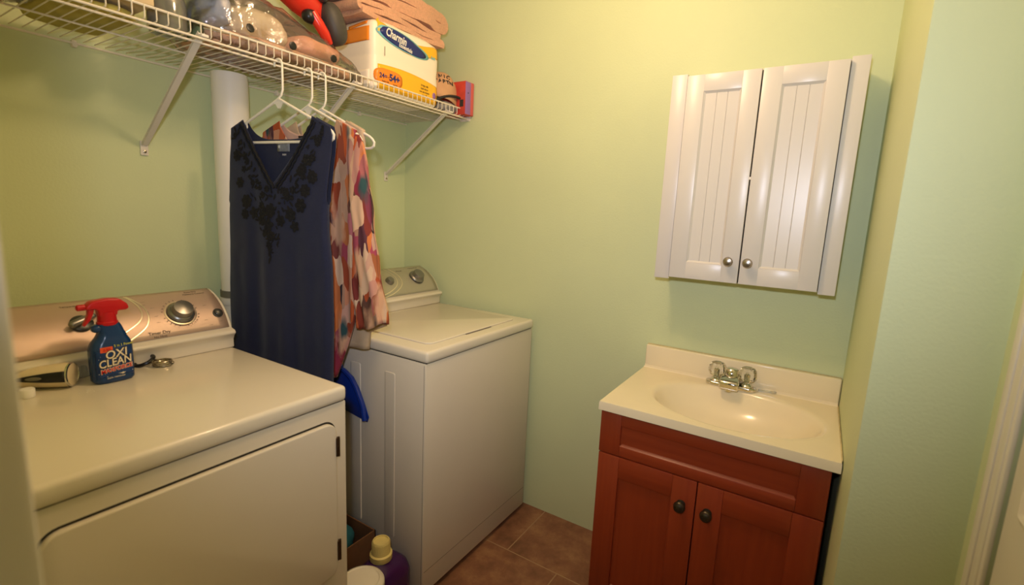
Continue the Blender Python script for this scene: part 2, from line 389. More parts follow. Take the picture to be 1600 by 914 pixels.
# six-panel door leaf in the opening
b = MB(); b.box((DR0-.007, EY-.038, .012), (DR1+.008, EY-.003, DH-.008), .003)
dl = struct(b.build('door_1', M['trim']), 'white panelled door at the right edge', 'door')
for x0, x1 in ((DR0-.06, DR0-.345), (DR0-.425, DR0-.70)):
    for z0, z1 in ((.25, .80), (.95, 1.5), (1.62, 1.9)):
        pb = MB()
        o_ = rrect(min(x0, x1), z0, max(x0, x1), z1, .004, 2)
        n_ = rrect(min(x0, x1)+.028, z0+.028, max(x0, x1)-.028, z1-.028, .004, 2)
        n = len(o_)
        vo = [pb.bm.verts.new((x, EY-.0035, zz)) for x, zz in o_]; vm = [pb.bm.verts.new((x*.5+x2*.5, EY+.004, zz*.5+z2*.5)) for (x, zz), (x2, z2) in zip(o_, n_)]
        vi = [pb.bm.verts.new((x, EY-.0015, zz)) for x, zz in n_]
        for A, B in ((vo, vm), (vm, vi)):
            for k in range(n): pb.bm.faces.new((A[k], A[(k+1) % n], B[(k+1) % n], B[k]))
        pb.bm.faces.new(vi)
        pb.build('door_panel', M['trim'], dl)
b = MB(); b.lathe([(.0, 0), (.026, 0), (.026, .006), (.011, .01), (.011, .03), (.024, .038), (.027, .05), (.02, .06), (0.001, .063)], (DR1+.07, EY-.003, .95), (0, 1, 0)); b.build('door_knob', M['nickel'], dl)
# painted corner casing at the near wall end
b = MB(); b.box((-1.875, -1.436, 0), (-1.7725, -1.42, H), .006)
struct(b.build('trim_2', M['trim']), 'pale casing at the left edge, close to the viewer', 'trim')

# ------------------------------------------------------------------ laundry machines
def cpt(t, sh):     # console face curve, t: 0 top .. 1 bottom -> (y, z)
    return ((1-t)**2*-.198+2*t*(1-t)*-.29+t*t*-.325+sh, (1-t)**2*1.084+2*t*(1-t)*1.06+t*t*.976)
def cnorm(t, sh):
    (y0, z0), (y1, z1) = cpt(t-.02, sh), cpt(t+.02, sh)
    return Vector((0, (z1-z0), -(y1-y0))).normalized()    # outwards (towards -y, +z)
def con(x, t, sh, off=0):
    y, z = cpt(t, sh); return Vector((x, y, z)) + cnorm(t, sh)*off
def machine_shell(root, X0, X1, YF, YB, sh, panel_mat):
    b = MB(); b.box((X0, YF+.006, .022), (X1, YB, .8724), .004)
    body = b.build('body', M['enamel_side'], root)
    b = MB(); b.box((X0+.005, YF+.0085, .866), (X1-.005, YB-.005, .8745)); b.build('seam_strip', M['seam'], body, smooth=False)
    for x in (X0+.05, X1-.05):
        for y in (YF+.06, YB-.05):
            f = MB(); f.lathe([(.016, 0), (.02, .002), (.02, .012), (.009, .014), (.009, .03)], (x, y, 0)); f.build('levelling_foot', M['black'], root)
    return body
def console(root, X0, X1, YB, sh, panel_mat):
    prof = [(-.165+sh, .914), (-.165+sh, 1.074), (-.172+sh, 1.080)]
    for k in range(13):
        y, z = cpt(k/12, sh); prof.append((y, z))
    prof += [(-.341+sh, .972), (-.347+sh, .967), (-.347+sh, .961), (-.338+sh, .952), (-.332+sh, .94), (-.333+sh, .914)]
    b = MB(); b.prism([(X0, y, z) for y, z in prof], (X1-X0, 0, 0), .004, 2)
    c = b.build('console', M['enamel'], root, ang=50)
    b = MB()
    def fn(u, v):
        x = X0+.010+(X1-X0-.020)*u; t = .0+v*.985; return con(x, t, sh, .0022)
    b.grid(fn, 24, 14); b.build('control_panel', panel_mat, c, solid=.002)
    return c
def arc(parent, pts, sh, wdt=.004):
    # smooth strip along (x, t) points
    P = []
    n = len(pts)
    for i in range(n-1):
        p0, p1, p2, p3 = pts[max(i-1, 0)], pts[i], pts[i+1], pts[min(i+2, n-1)]
        for k in range(8):
            s = k/8
            P.append(tuple(.5*((2*p1[j])+(-p0[j]+p2[j])*s+(2*p0[j]-5*p1[j]+4*p2[j]-p3[j])*s*s+(-p0[j]+3*p1[j]-3*p2[j]+p3[j])*s**3) for j in (0, 1)))
    P.append(pts[-1])
    b = MB(); rows = []
    for i, (x, t) in enumerate(P):
        a = Vector(con(*P[max(i-1, 0)], sh)); c = Vector(con(*P[min(i+1, len(P)-1)], sh)); d = (c-a).normalized(); nn = cnorm(t, sh); s_ = d.cross(nn)
        q = con(x, t, sh, .0038); rows.append((b.bm.verts.new(q-s_*wdt/2), b.bm.verts.new(q+nn*.0006), b.bm.verts.new(q+s_*wdt/2)))
    for p, q in zip(rows, rows[1:]):
        b.bm.faces.new((p[0], p[1], q[1], q[0])); b.bm.faces.new((p[1], p[2], q[2], q[1]))
    return b.build('console_arc', M['arc'], parent)
def dial(parent, x, t, sh, r, ring=True):
    o = con(x, t, sh, .003); nn = cnorm(t, sh)
    if ring:
        b = MB(); b.lathe([(r*1.22, 0), (r*1.22, .002), (r*1.12, .003), (r*1.12, 0)], o, nn, 40, caps=False); b.build('dial_ring', M['arc'], parent)
        b = MB()
        ux = Vector((1, 0, 0)); uy = nn.cross(ux)
        for k in range(26):
            a = 2*pi*k/26
            if k % 13 in (0, 6): continue
            d = ux*cos(a)+uy*sin(a); s = nn.cross(d)*.0011; q = o+nn*.0012
            b.quad([q+d*r*1.3-s, q+d*r*1.42-s, q+d*r*1.42+s, q+d*r*1.3+s])
        b.build('dial_marks', M['print'], parent, smooth=False)
    k = MB(); k.lathe([(r*1.04, 0), (r*1.04, .006), (r*.98, .010), (r*.80, .013), (r*.78, .026), (r*.72, .031), (r*.3, .034), (.0005, .0345)], o, nn, 40)
    kb = k.build('timer_knob', M['knob_grey'], parent)
    s = MB(); s.lathe([(r*1.06, 0), (r*1.06, .005), (r*1.0, .0055), (r*1.0, 0)], o, nn, 40, caps=False); s.build('knob_skirt', M['knob_dark'], kb)
    return kb
U_PANEL = lambda t, sh: (Vector((1, 0, 0)), (Vector(con(0, t-.02, sh))-Vector(con(0, t+.02, sh))).normalized())
def ctext(parent, s, size, x, t, sh, name='panel_lettering'):
    R, U = U_PANEL(t, sh); return text(s, size, con(x, t, sh, .0045), R, U, M['print'], parent, name, extrude=.0002)

# --- dryer
DXL, DXR, DYF, DYB = -1.757, -1.071, -.873, -.10
dry = thing('dryer', 'bisque white front-loading dryer at left with spray bottle on its top', 'dryer', (-1.414, -.49, 0))
machine_shell(dry, DXL, DXR, DYF, DYB, 0, M['panel'])
b = MB(); b.box((DXL-.001, DYF, .8735), (DXR, DYB, .914), .011, 3); b.build('top', M['enamel'], dry)
c = console(dry, DXL, DXR, DYB, 0, M['panel'])
arc(c, [(-1.306, .036), (-1.294, .261), (-1.291, .492), (-1.308, .673), (-1.36, .86), (-1.42, .97)], 0, .0045)
arc(c, [(-1.302, .045), (-1.281, .349), (-1.280, .603), (-1.299, .803), (-1.345, .975)], 0, .0045)
dial(c, -1.199, .60, 0, .034)
b = MB(); o_ = con(-1.101, .70, 0, .003); nn = cnorm(.7, 0)
b.lathe([(.0145, 0), (.0145, .003), (.012, .004), (.011, .009), (.008, .011), (.0005, .0112)], o_, nn, 28); b.build('start_button', M['knob_dark'], c)
# cycle lever knob
b = MB(); o_ = con(-1.426, .56, 0, .003); nn = cnorm(.56, 0)
b.lathe([(.024, 0), (.024, .006), (.02, .009), (.0005, .0095)], o_, nn, 28)
lv = b.build('temperature_knob', M['knob_dark'], c)
b = MB(); ux = Vector((.92, 0, 0))+(-.39)*nn.cross(Vector((1, 0, 0))).normalized()*-1; ux.normalize(); uy = nn.cross(ux)
mt = Matrix((ux, uy, nn)).transposed().to_4x4(); mt.translation = o_+nn*.016
b.box((-.031, -.009, -.009), (.031, .009, .009), .007, 3, mt); b.build('knob_grip', M['knob_grey'], lv)
ctext(c, 'Timer Dry', .0125, -1.268, .90, 0); ctext(c, 'No Heat', .009, -1.268, .965, 0)
ctext(c, 'Auto Dry', .009, -1.14, .10, 0); ctext(c, 'Moisture Control', .0085, -1.135, .17, 0)
ctext(c, 'Temperature', .008, -1.43, .16, 0)
for (x, t) in ((-1.275, .25), (-1.278, .33), (-1.262, .42), (-1.262, .60), (-1.262, .72), (-1.14, .8), (-1.13, .9), (-1.101, .86), (-1.128, .5)):
    ctext(c, '-----', .006, x, t, 0, 'panel_lettering')
ctext(c, '- - - - - - - - - - - - - - - - - - - - - -', .007, -1.60, .93, 0)
# door with seam and hinges
DX0, DX1, DZ0, DZ1 = -1.668, -1.108, .398, .828
b = MB(); b.prism([(x, DYF+.0075, z) for x, z in rrect(DX0-.004, DZ0-.004, DX1+.004, DZ1+.005, .034)], (0, -.0018, 0)); dg = b.build('door_gap', M['seam'], dry, smooth=False)
b = MB(); b.prism([(x, DYF+.010, z) for x, z in rrect(DX0, DZ0, DX1, DZ1, .03)], (0, -.016, 0), .004, 3); dd = b.build('door', M['enamel_side'], dry, ang=50)
for z0, z1 in ((.734, .785), (.437, .494)):
    b = MB(); b.box((-1.112, DYF-.0085, z0), (-1.1035, DYF+.004, z1), .0015); b.tube([(-1.1035, DYF-.006, z0-.001), (-1.1035, DYF-.006, z1+.001)], .003)
    b.box((-1.112, DYF-.0095, (z0+z1)/2-.004), (-1.104, DYF-.008, (z0+z1)/2+.004), .0005); b.build('hinge', M['hinge'], dd)

# --- washer
WXL, WXR, WYF, WYB, WS = -.723, -.037, -.832, -.06, .045
wsh = thing('washer', 'bisque white top-loading washing machine in the corner', 'washing machine', (-.38, -.45, 0))
body = machine_shell(wsh, WXL, WXR, WYF, WYB, WS, M['panel_green'])
b = MB(); b.box((WXL, WYF, .8735), (WXR, WYB, .914), .011, 3); b.build('top', M['enamel'], wsh)
c = console(wsh, WXL, WXR, WYB, WS, M['panel_green'])
arc(c, [(-.268, .05), (-.253, .449), (-.272, .72), (-.33, .90), (-.40, .985)], WS, .004)
arc(c, [(-.296, .05), (-.279, .429), (-.298, .69), (-.362, .87), (-.45, .96)], WS, .004)
dial(c, -.153, .522, WS, .036, ring=False)
b = MB(); o_ = con(-.33, .55, WS, .003); b.lathe([(.02, 0), (.02, .008), (.015, .018), (.0005, .02)], o_, cnorm(.55, WS), 24); b.build('selector_knob', M['knob_grey'], c)
ctext(c, 'Normal', .011, -.225, .20, WS); ctext(c, 'Permanent Press', .009, -.12, .12, WS)
# lid
b = MB(); b.prism([(x, y, .9135) for x, y in rrect(-.654, -.776, -.103, -.325, .027)], (0, 0, .0065), .003, 3); ld = b.build('lid', M['enamel'], wsh, ang=50)
b = MB(); b.prism([(x, y, .9145) for x, y in rrect(-.455, -.7815, -.29, -.7755, .0025)], (0, 0, .0012)); b.build('finger_notch', M['print'], ld, smooth=False)
b = MB()
for y0, y1 in ((-.687, -.637), (-.512, -.458), (-.36, -.31)):
    P = [(WXL+.002, y, z) for y, z in rrect(y0, .19, y1, .812, .008)]
    b.prism(P, (-.005, 0, 0), .004, 2)
b.build('side_rib', M['enamel_side'], wsh, ang=60)
b = MB(); b.box((WXL-.0004, -.8198, .025), (WXL+.004, -.8186, .866)); b.build('corner_seam', M['print'], wsh, smooth=False)
b = MB(); b.box((WXL+.006, WYF+.0052, .1085), (WXR-.006, WYF+.012, .1095)); b.build('kick_seam', M['print'], wsh, smooth=False)

# ------------------------------------------------------------------ white pipe
pp = thing('drain_pipe', 'thick white vertical pipe behind the hanging clothes', 'pipe', (-.913, -.078, 0))
b = MB(); b.lathe([(.0565, 0), (.0565, 1.795)], (-.913, -.078, 0), n=40); b.build('pipe_shaft', M['pvc'], pp)
b = MB(); b.lathe([(.057, 1.026), (.0605, 1.027), (.0605, 1.05), (.057, 1.051)], (-.913, -.078, 0), n=40, caps=False); b.build('coupling_band', M['rubber'], pp)
b = MB(); b.lathe([(.062, 1.0), (.064, 1.005), (.064, 1.024), (.057, 1.026)], (-.913, -.078, 0), n=40, caps=False); b.build('pipe_collar', M['pvc'], pp)

# ------------------------------------------------------------------ wire shelf
SZ = 1.797
sh = thing('wire_shelf', 'white vinyl wire shelf along the back wall holding bags and towels', 'shelf', (-.9, -.2, SZ))
SX0 = -1.785
b = MB()
for y, z, r in ((-.4055, 1.7915, .0032), (-.4055, 1.8285, .0032), (-.372, 1.7885, .0030)):
    b.tube([(SX0, y, z), (-.012, y, z)], r, 8)
b.build('front_rail', M['wire'], sh)
b = MB(); b.tube([(SX0, -.012, 1.7885), (-.004, -.012, 1.7885)], .0032, 8); b.tube([(SX0, -.2, 1.7955), (-.012, -.2, 1.7955)], .0026, 8)
b.build('back_rail', M['wire'], sh)
b = MB(); k = 0
while True:
    x = -.0127-.0254*k; k += 1
    if x < SX0: break
    yb = -.139 if -.977 < x < -.849 else -.008
    b.tube([(x, yb, 1.7925+.0055), (x, -.39, 1.7985), (x, -.4055, 1.7985), (x, -.4085, 1.802), (x, -.4085, 1.8295)], .0016, 5)
b.build('deck_wires', M['wire'], sh)
for x in (-1.147, -.635, -.128):
    b = MB(); p0 = Vector((x, -.384, 1.800)); p1 = Vector((x-.004, -.010, 1.532)); d = (p1-p0).normalized(); s_ = Vector((1, 0, 0)); n_ = d.cross(s_)
    mt = Matrix((s_, n_, d)).transposed().to_4x4(); mt.translation = p0; Ln = (p1-p0).length
    b.box((-.009, -.002, -.012), (.009, .002, Ln), .001, 1, mt).box((-.009, -.007, -.012), (-.007, .002, Ln), .0005, 1, mt).box((.007, -.007, -.012), (.009, .002, Ln), .0005, 1, mt)
    b.box((x-.009, -.412, 1.796), (x+.009, -.384, 1.803), .001)
    br = b.build('brace', M['brace'], sh)
    b = MB(); b.box((x-.015, -.006, 1.500), (x+.007, 0, 1.545), .002); b.build('wall_foot', M['brace'], br)
    b = MB(); b.lathe([(.0045, 0), (.0045, .003), (.002, .004)], (x-.004, -.006, 1.512), (0, -1, 0), 12); b.build('screw', M['steel'], br)
for x in (-1.62, -1.305, -.70, -.3):
    b = MB(); b.box((x-.006, -.016, 1.778), (x+.006, 0, 1.797), .003).lathe([(.006, 0), (.006, .003)], (x, -.016, 1.783), (0, -1, 0), 12); b.build('wall_clip', M['wire'], sh)
b = MB(); b.box((-.006, -.418, 1.782), (0, -.36, 1.806), .002).box((-.016, -.412, 1.785), (0, -.399, 1.797), .002); b.build('end_bracket', M['brace'], sh)

# ------------------------------------------------------------------ hangers and clothes
HA = radians(10); AX = Vector((-sin(HA), cos(HA), 0)); NX = Vector((-cos(HA), -sin(HA), 0))
def hp(P, s, n, z): return Vector(P)+AX*s+NX*n+Vector((0, 0, z))
def arm_z(s): return 1.684-abs(s)*.47
def hanger(X, label):
    P = Vector((X, -.4055, 0))
    h = thing('clothes_hanger', label, 'hanger', (X, -.4055, 1.79), 'white plastic hangers on the shelf rail')
    R = .0155; cz = 1.7955-R+.003; cs = -.0015
    hook = [hp(P, .003, 0, 1.684), hp(P, -.010, 0, 1.694), hp(P, -.0165, 0, 1.71), hp(P, cs-R, 0, 1.74)]
    for k in range(0, 11):
        a = pi - k*pi*1.12/10; hook.append(hp(P, cs+R*cos(a), 0, cz+R*sin(a)))
    b = MB(); b.tube(hook, .0034, 10); b.build('hook', M['hanger'], h)
    path = []
    for k in range(9):
        s = .195*k/8; path.append((s, arm_z(s)))
    path += [(.206, 1.584), (.213, 1.574), (.211, 1.563), (.202, 1.557), (.19, 1.556)]
    loop = path + [(-s, z) for s, z in path[::-1]]
    loop = [(s, z) for s, z in path[1:]] + [(s, z) for s, z in [(-a, c) for a, c in path[::-1]][:-1]] + [(0, 1.684)]
    b = MB(); b.tube([hp(P, s, 0, z) for s, z in loop], .0042, 8, closed=True); b.build('frame', M['hanger'], h)
    b = MB(); b.prism([hp(P, s, -.002, z) for s, z in ((-.026, 1.672), (0, 1.684), (.026, 1.672), (.012, 1.668), (.004, 1.656), (-.004, 1.656), (-.012, 1.668))], NX*.004)
    b.build('neck_web', M['hanger'], h)
    for sg in (-1, 1):
        s = sg*.142; b = MB(); b.tube([hp(P, s, 0, arm_z(s)), hp(P, s-.002*sg, 0, arm_z(s)-.014), hp(P, s+.006*sg, 0, arm_z(s)-.021)], .0026, 8); b.build('strap_notch', M['hanger'], h)
    return P
def garment(name, m, root, P, sL, sR, topF, topB, zb, D, amp, freq, seed, nu=70, nv=70, shoulder=1.53, open_side=None, sheets=('front', 'back'), gap=.0085):
    fns = {}
    for side in sheets:
        sg = 1 if side == 'front' else -1; top = topF if sg > 0 else topB
        def pt(s, z, sg=sg, side=side):
            a, c = sR(z), sL(z); u = min(1, max(0, (s-a)/(c-a)))
            e = max(0, 1-(2*u-1)**2)**.5
            low = min(1, max(0, (1.60-z)/.25))
            d = gap + (D-gap)*low*e if z > 1.0 else gap+(D-gap)*e
            if open_side is None or z < open_side: d *= min(1, e*3.0)
            rp = amp*min(1, max(0, (shoulder-z)/.5))*e**.5*(sin(s*freq+seed+2.2*noise.noise(Vector((s*6, z*1.3, seed)))) + .5*sin(s*freq*2.3+seed*2+z*1.5))
            rp += .002*noise.noise(Vector((s*25, z*18, seed+sg)))
            return hp(P, s, sg*d+rp, z)
        def fn(u, v, pt=pt, top=top):
            s0 = sR(1.6)+(sL(1.6)-sR(1.6))*u
            zt = top(s0); z = zb+(zt-zb)*(1-(1-v)**1.25)
            a, c = sR(z), sL(z); return pt(a+(c-a)*u, z)
        b = MB(); b.grid(fn, nu, nv); o = b.build('%s_panel' % side, m, root, solid=.0016, ang=80)
        fns[side] = pt
    return fns
def tabf(tab): return lambda z: interp(z, tab)
XH1, XH2, XH3 = -.9398, -.8382, -.7874
# navy sleeveless top
P1 = hanger(XH1, 'white plastic hanger carrying the navy sleeveless top')
nav = thing('sleeveless_top', 'long navy sleeveless top with black floral embroidery at its V neck', 'top', (XH1, -.4055, 1.6))
def sh_top(s): return arm_z(s)+.0115
def nav_f(s):
    a = abs(s-.003)
    return 1.424+(a/.143)**1.1*.195 if a < .143 else sh_top(s)
def nav_b(s):
    a = abs(s-.003)
    return 1.566+.055*(a/.143)**4 if a < .143 else sh_top(s)
nL = tabf([(1.62, .200), (1.55, .207), (1.52, .213), (1.40, .222), (1.35, .231), (1.18, .24), (1.09, .252), (1.0, .256), (.9, .252), (.5, .262)])
nR = tabf([(1.62, -.203), (1.57, -.214), (1.52, -.209), (1.40, -.190), (1.30, -.189), (1.18, -.201), (1.0, -.203), (.8, -.196), (.5, -.205)])
F = garment('navy', M['navy'], nav, P1, nL, nR, nav_f, nav_b, .52, .024, .0045, 34, 1.0, open_side=1.37)
def navpt(s, z, off=.002):
    s = max(-.186, min(.198, s)); z = min(z, sh_top(s)-.006)
    return F['front'](s, z)+NX*off
# braided neck trim
for sg in (-1, 1):
    for off, rr in ((.006, .0042), (.017, .003)):
        b = MB(); pa = []
        for k in range(40):
            s = .003+sg*(.143*(1-k/39)); a = abs(s-.003); z = 1.424+(a/.143)**1.1*.195
            s2 = s+sg*off*.8; z2 = z-off*.6 if k < 39 else z-off*1.4
            pa.append(navpt(s2+.0014*sin(k*1.7), z2+.0014*cos(k*1.7), .003))
        b.tube(pa, rr, 6); b.build('neck_trim', M['black_thread'], nav)
b = MB(); random.seed(11)
def petal(b, s, z, ln, wd, ang, off):
    n = 7; cs = navpt(s, z, off); vs = []
    for k in range(2*n):
        a = 2*pi*k/(2*n); lx = ln*.5*(1+cos(a)); ly = wd*.5*sin(a)
        vs.append(b.bm.verts.new(navpt(s+lx*cos(ang)-ly*sin(ang), z+lx*sin(ang)+ly*cos(ang), off+.0007*(1+cos(a)))))
    c0 = b.bm.verts.new(navpt(s+ln*.5*cos(ang), z+ln*.5*sin(ang), off+.0024))
    for k in range(2*n): b.bm.faces.new((vs[k], vs[(k+1) % (2*n)], c0))
def flower(b, s, z, r):
    n = random.choice((5, 6, 7)); a0 = random.random()*6
    for k in range(n): petal(b, s, z, r, r*.75, a0+2*pi*k/n, .0025)
    petal(b, s-r*.2, z, r*.4, r*.4, 0, .0045)
for sg in (-1, 1):
    for k in range(48):
        f = random.random(); a = .165*(1-f)+.012; base = 1.424+(max(0, a-.02)/.143)**1.1*.195
        wd = .02+.075*f
        s = .003+sg*(a+random.uniform(0, .03)); z = base-.02-random.uniform(0, wd)
        if random.random() < .3: flower(b, s, z, random.uniform(.009, .016))
        else: petal(b, s, z, random.uniform(.014, .026), random.uniform(.006, .010), random.uniform(0, 6.3), .0025)
for s, z, r in ((.172, 1.515, .02), (.158, 1.43, .019), (.128, 1.37, .024), (.095, 1.335, .021), (.135, 1.33, .018), (.06, 1.315, .02), (-.13, 1.50, .019), (-.145, 1.45, .021), (-.118, 1.41, .021), (-.10, 1.365, .024), (-.06, 1.335, .022), (-.075, 1.30, .019), (.02, 1.345, .022), (.03, 1.30, .022), (-.02, 1.315, .02), (.02, 1.265, .018), (.045, 1.275, .014), (.028, 1.235, .013)):
    flower(b, s, z, r)
for k in range(46):
    f = random.random(); z = 1.40-.19*f; wd = .085*(1-f)+.012; s = .02+random.uniform(-wd, wd)
    petal(b, s, z, random.uniform(.012, .022), random.uniform(.005, .009), random.uniform(0, 6.3), .0025)
for k in range(6): petal(b, .027+random.uniform(-.004, .004), 1.235-.008*k, .02, .007, -pi/2+random.uniform(-.5, .5), .0025)
b.build('embroidery', M['black_thread'], nav, ang=70)
def backpt(s, z, off): return F['back'](s, z)+NX*off
b = MB(); b.grid(lambda u, v: backpt(.022-.052*u, 1.555-.026*v, .004), 6, 4); tg = b.build('neck_tag', M['tag_grey'], nav, solid=.0008)
o_ = backpt(.012, 1.5435, .0055); b = MB(); b.box((-.004, -.004, 0), (.004, .004, .0006), 0, 1, Matrix.Translation(o_) @ Matrix((-AX, Vector((0, 0, 1)), NX)).transposed().to_4x4()); b.build('tag_emblem', M['tag_text'], tg)
text('M/M', .009, backpt(-.006, 1.519, .005), -AX, (0, 0, 1), M['tag_text'], nav, 'size_lettering', .0002)
# floral blouse
P2 = hanger(XH2, 'white plastic hanger carrying the floral blouse, middle of the three')
flo = thing('floral_blouse', 'long-sleeved floral blouse in rust, orange and pink beside the navy top', 'blouse', (XH2, -.4055, 1.6))
fL = tabf([(1.62, .203), (1.4, .22), (1.0, .23), (.7, .24)]); fR = tabf([(1.62, -.196), (1.5, -.19), (1.2, -.185), (1.0, -.185), (.92, -.158), (.78, -.10)])
def flo_b(s):
    a = abs(s); return 1.594+.035*(a/.12)**3 if a < .12 else sh_top(s)
def flo_f(s):
    a = abs(s); return 1.48+.145*(a/.12)**1.1 if a < .12 else sh_top(s)
garment('floral', M['floral'], flo, P2, fL, fR, flo_f, flo_b, .785, .019, .010, 62, .6, nu=110, nv=60, sheets=('front',))
FB = garment('lining', M['lining'], flo, P2, fL, fR, flo_f, flo_b, .785, .018, .006, 52, .6, nu=60, nv=50, sheets=('back',))
b = MB(); b.grid(lambda u, v: FB['back'](.052-.05*u, 1.592-.022*v)+NX*.003, 5, 3); b.build('neck_tag', M['tag_black'], flo, solid=.0008)
def sleeve(fz0, fz1, path, m, name, parent, P, thick, seed, tilt=.016):
    b = MB()
    def fn(u, v):
        z = fz0+(fz1-fz0)*v
        a, c = path(z); th = 2*pi*u; mid = (a+c)/2; hw = (c-a)/2
        n = thick(z)*sin(th)+.006*sin(th*3+seed+z*6)*min(1, v*3)+.005*sin(th*7+z*4)*min(1, v*2)
        return hp(P, mid+hw*cos(th)+.003*sin(z*40+th*2), n, z-tilt*cos(th)*v+.005*sin(th*3)*v)
    b.grid(fn, 48, 44, True)
    return b.build(name, m, parent, solid=.0016, ang=80)
sleeve(1.590, .985, lambda z: (interp(z, [(1.6, -.200), (1.57, -.218), (1.42, -.248), (1.30, -.260), (1.156, -.278), (1.0, -.310), (.93, -.315)]), interp(z, [(1.6, -.165), (1.5, -.155), (1.3, -.165), (1.1, -.185), (.93, -.205)])), M['floral'], 'sleeve', flo, P2, lambda z: interp(z, [(1.6, .008), (1.5, .020), (1.2, .024), (.95, .026)]), 1.3)
sleeve(1.590, 1.0, lambda z: (interp(z, [(1.6, .165), (1.5, .14), (1.0, .15)]), interp(z, [(1.6, .203), (1.4, .23), (1.0, .27)])), M['floral'], 'sleeve', flo, P2, lambda z: interp(z, [(1.6, .008), (1.5, .016), (1.0, .02)]), 2.3)
# beige blouse
P3 = hanger(XH3, 'white plastic hanger carrying the beige blouse, nearest the corner of the room')
bei = thing('blouse', 'beige blouse hanging behind the floral blouse, only its hem showing', 'blouse', (XH3, -.4055, 1.6))
bL = tabf([(1.62, .19), (1.5, .20), (1.2, .21), (.8, .22)]); bR = tabf([(1.62, -.175), (1.5, -.18), (1.3, -.19), (1.15, -.215), (1.063, -.245), (.995, -.268), (.975, -.262), (.955, -.20), (.90, -.192)])
def bei_f(s):
    a = abs(s); return 1.56+.055*(a/.10)**3 if a < .1 else sh_top(s)
F2 = garment('beige', M['beige'], bei, P3, bL, bR, bei_f, bei_f, .888, .016, .0035, 40, 2.0, nu=44, nv=60)
# front placket strip of darker red
# ------------------------------------------------------------------ on the shelf
DK = 1.8003
# toilet paper pack
PX0, PX1, PY0, PY1, PZ1 = -.553, -.186, -.388, -.14, 2.055
pk = thing('toilet_paper_pack', 'plastic-wrapped toilet paper pack with yellow bands on the shelf', 'toilet paper', (-.37, -.26, DK))
def packpt(face, u, v, off=0):
    """front: u along x, v up;  left: u along y"""
    bz = DK+.002+(PZ1-DK-.002)*v
    rows = 2; bul = .007*abs(sin(pi*(v*rows)))**.6*(.6+.4*abs(sin(pi*u*3.0))**.5)
    edge = min(1, min(v, 1-v)/.09); edge = 1-(1-edge)**2; eu = min(1, min(u, 1-u)/.07); eu = 1-(1-eu)**2
    inset = .022*(1-edge)+.016*(1-eu)
    return bz, bul-inset+.003*noise.noise(Vector((u*7, v*6, 4)))+off
def pfront(u, v, off=0):
    z, d = packpt('f', u, v, off); x = PX0+(PX1-PX0)*u
    return Vector((x+.012*(v-.5)*(.5-u), PY0-d, z-.02*u*0))
def pleft(u, v, off=0):
    z, d = packpt('l', u, v, off); y = PY0+(PY1-PY0)*u; return Vector((PX0-d, y, z))
def sg_(x, e): return math.copysign(abs(x)**e, x)
b = MB()
def pfn(u, v):
    th = 2*pi*u; e = .22; x = sg_(cos(th), e); y = sg_(sin(th), e); k = max(abs(x), abs(y)); 
    sc = 1 - .09*max(0, 1-min(v, 1-v)/.08)**2
    bul = 1+.02*abs(sin(2*pi*v))**.6
    cx, cy = (PX0+PX1)/2, (PY0+PY1)/2
    return Vector((cx+x*(PX1-PX0)/2*sc*bul, cy+y*(PY1-PY0)/2*sc*bul+.0, DK+.001+(PZ1-DK)*v+.004*noise.noise(Vector((x*3, y*3, v*6)))))
b.grid(pfn, 96, 40, True)
b.bm.faces.new([v for v in b.bm.verts[:96]]); b.bm.faces.new([v for v in b.bm.verts[-96:]])
pack = b.build('wrapped_rolls', M['roll'], pk, ang=60)
from mathutils.bvhtree import BVHTree
def proj_front(me_obj, rootloc):
    bm = bmesh.new(); bm.from_mesh(me_obj.data); t = BVHTree.FromBMesh(bm); L = Vector(rootloc)
    def f(x, z, off=.0012, dirv=Vector((0, 1, 0)), start=-.6):
        if abs(dirv.y) > .5: o = Vector((x, start, z))-L
        else: o = Vector((start-.4, x, z))-L
        h = t.ray_cast(o, dirv)
        if h[0] is None: return None
        return h[0]+L-dirv*off
    return f
PF = proj_front(pack, pk.location)
def patch(poly_fn, nx, nz, m, name, parent, off, side='f'):
    """poly_fn(u, v) -> (x, z) mapped on the pack surface"""
    b = MB()
    def fn(u, v):
        x, z = poly_fn(u, v)
        h = PF(x, z, off) if side == 'f' else PF(x, z, off, Vector((1, 0, 0)), -.6)
        return h if h is not None else Vector((x, PY0-off, z)) if side == 'f' else Vector((PX0-off, x, z))
    b.grid(fn, nx, nz); return b.build(name, m, parent, solid=.0004, ang=80)
xa, xb = PX0+.022, PX1-.012
patch(lambda u, v: (xa+(xb-xa)*u, 1.812+(1.898-.012*u+.012*sin(pi*u)-1.812)*v), 30, 10, M['wrap_yellow'], 'lower_band', pk, .0012)
patch(lambda u, v: (xa+(xb-xa)*u, (2.005-.03*sin(pi*min(1, u*1.1))-.008*u)+(.042+.01*(1-u))*v), 30, 8, M['wrap_yellow'], 'upper_band', pk, .0012)
patch(lambda u, v: (PY0+.02+.20*u, 1.975+.05*v), 16, 8, M['wrap_orange'], 'side_band', pk, .0012, 'l')
patch(lambda u, v: (PY0+.03+.10*u, 2.033+.012*v-.01*u), 12, 4, M['wrap_orange'], 'side_band', pk, .0014, 'l')
patch(lambda u, v: (PY0+.02+.21*u, 1.82+.055*v), 16, 8, M['roll'], 'side_band', pk, .0012, 'l')
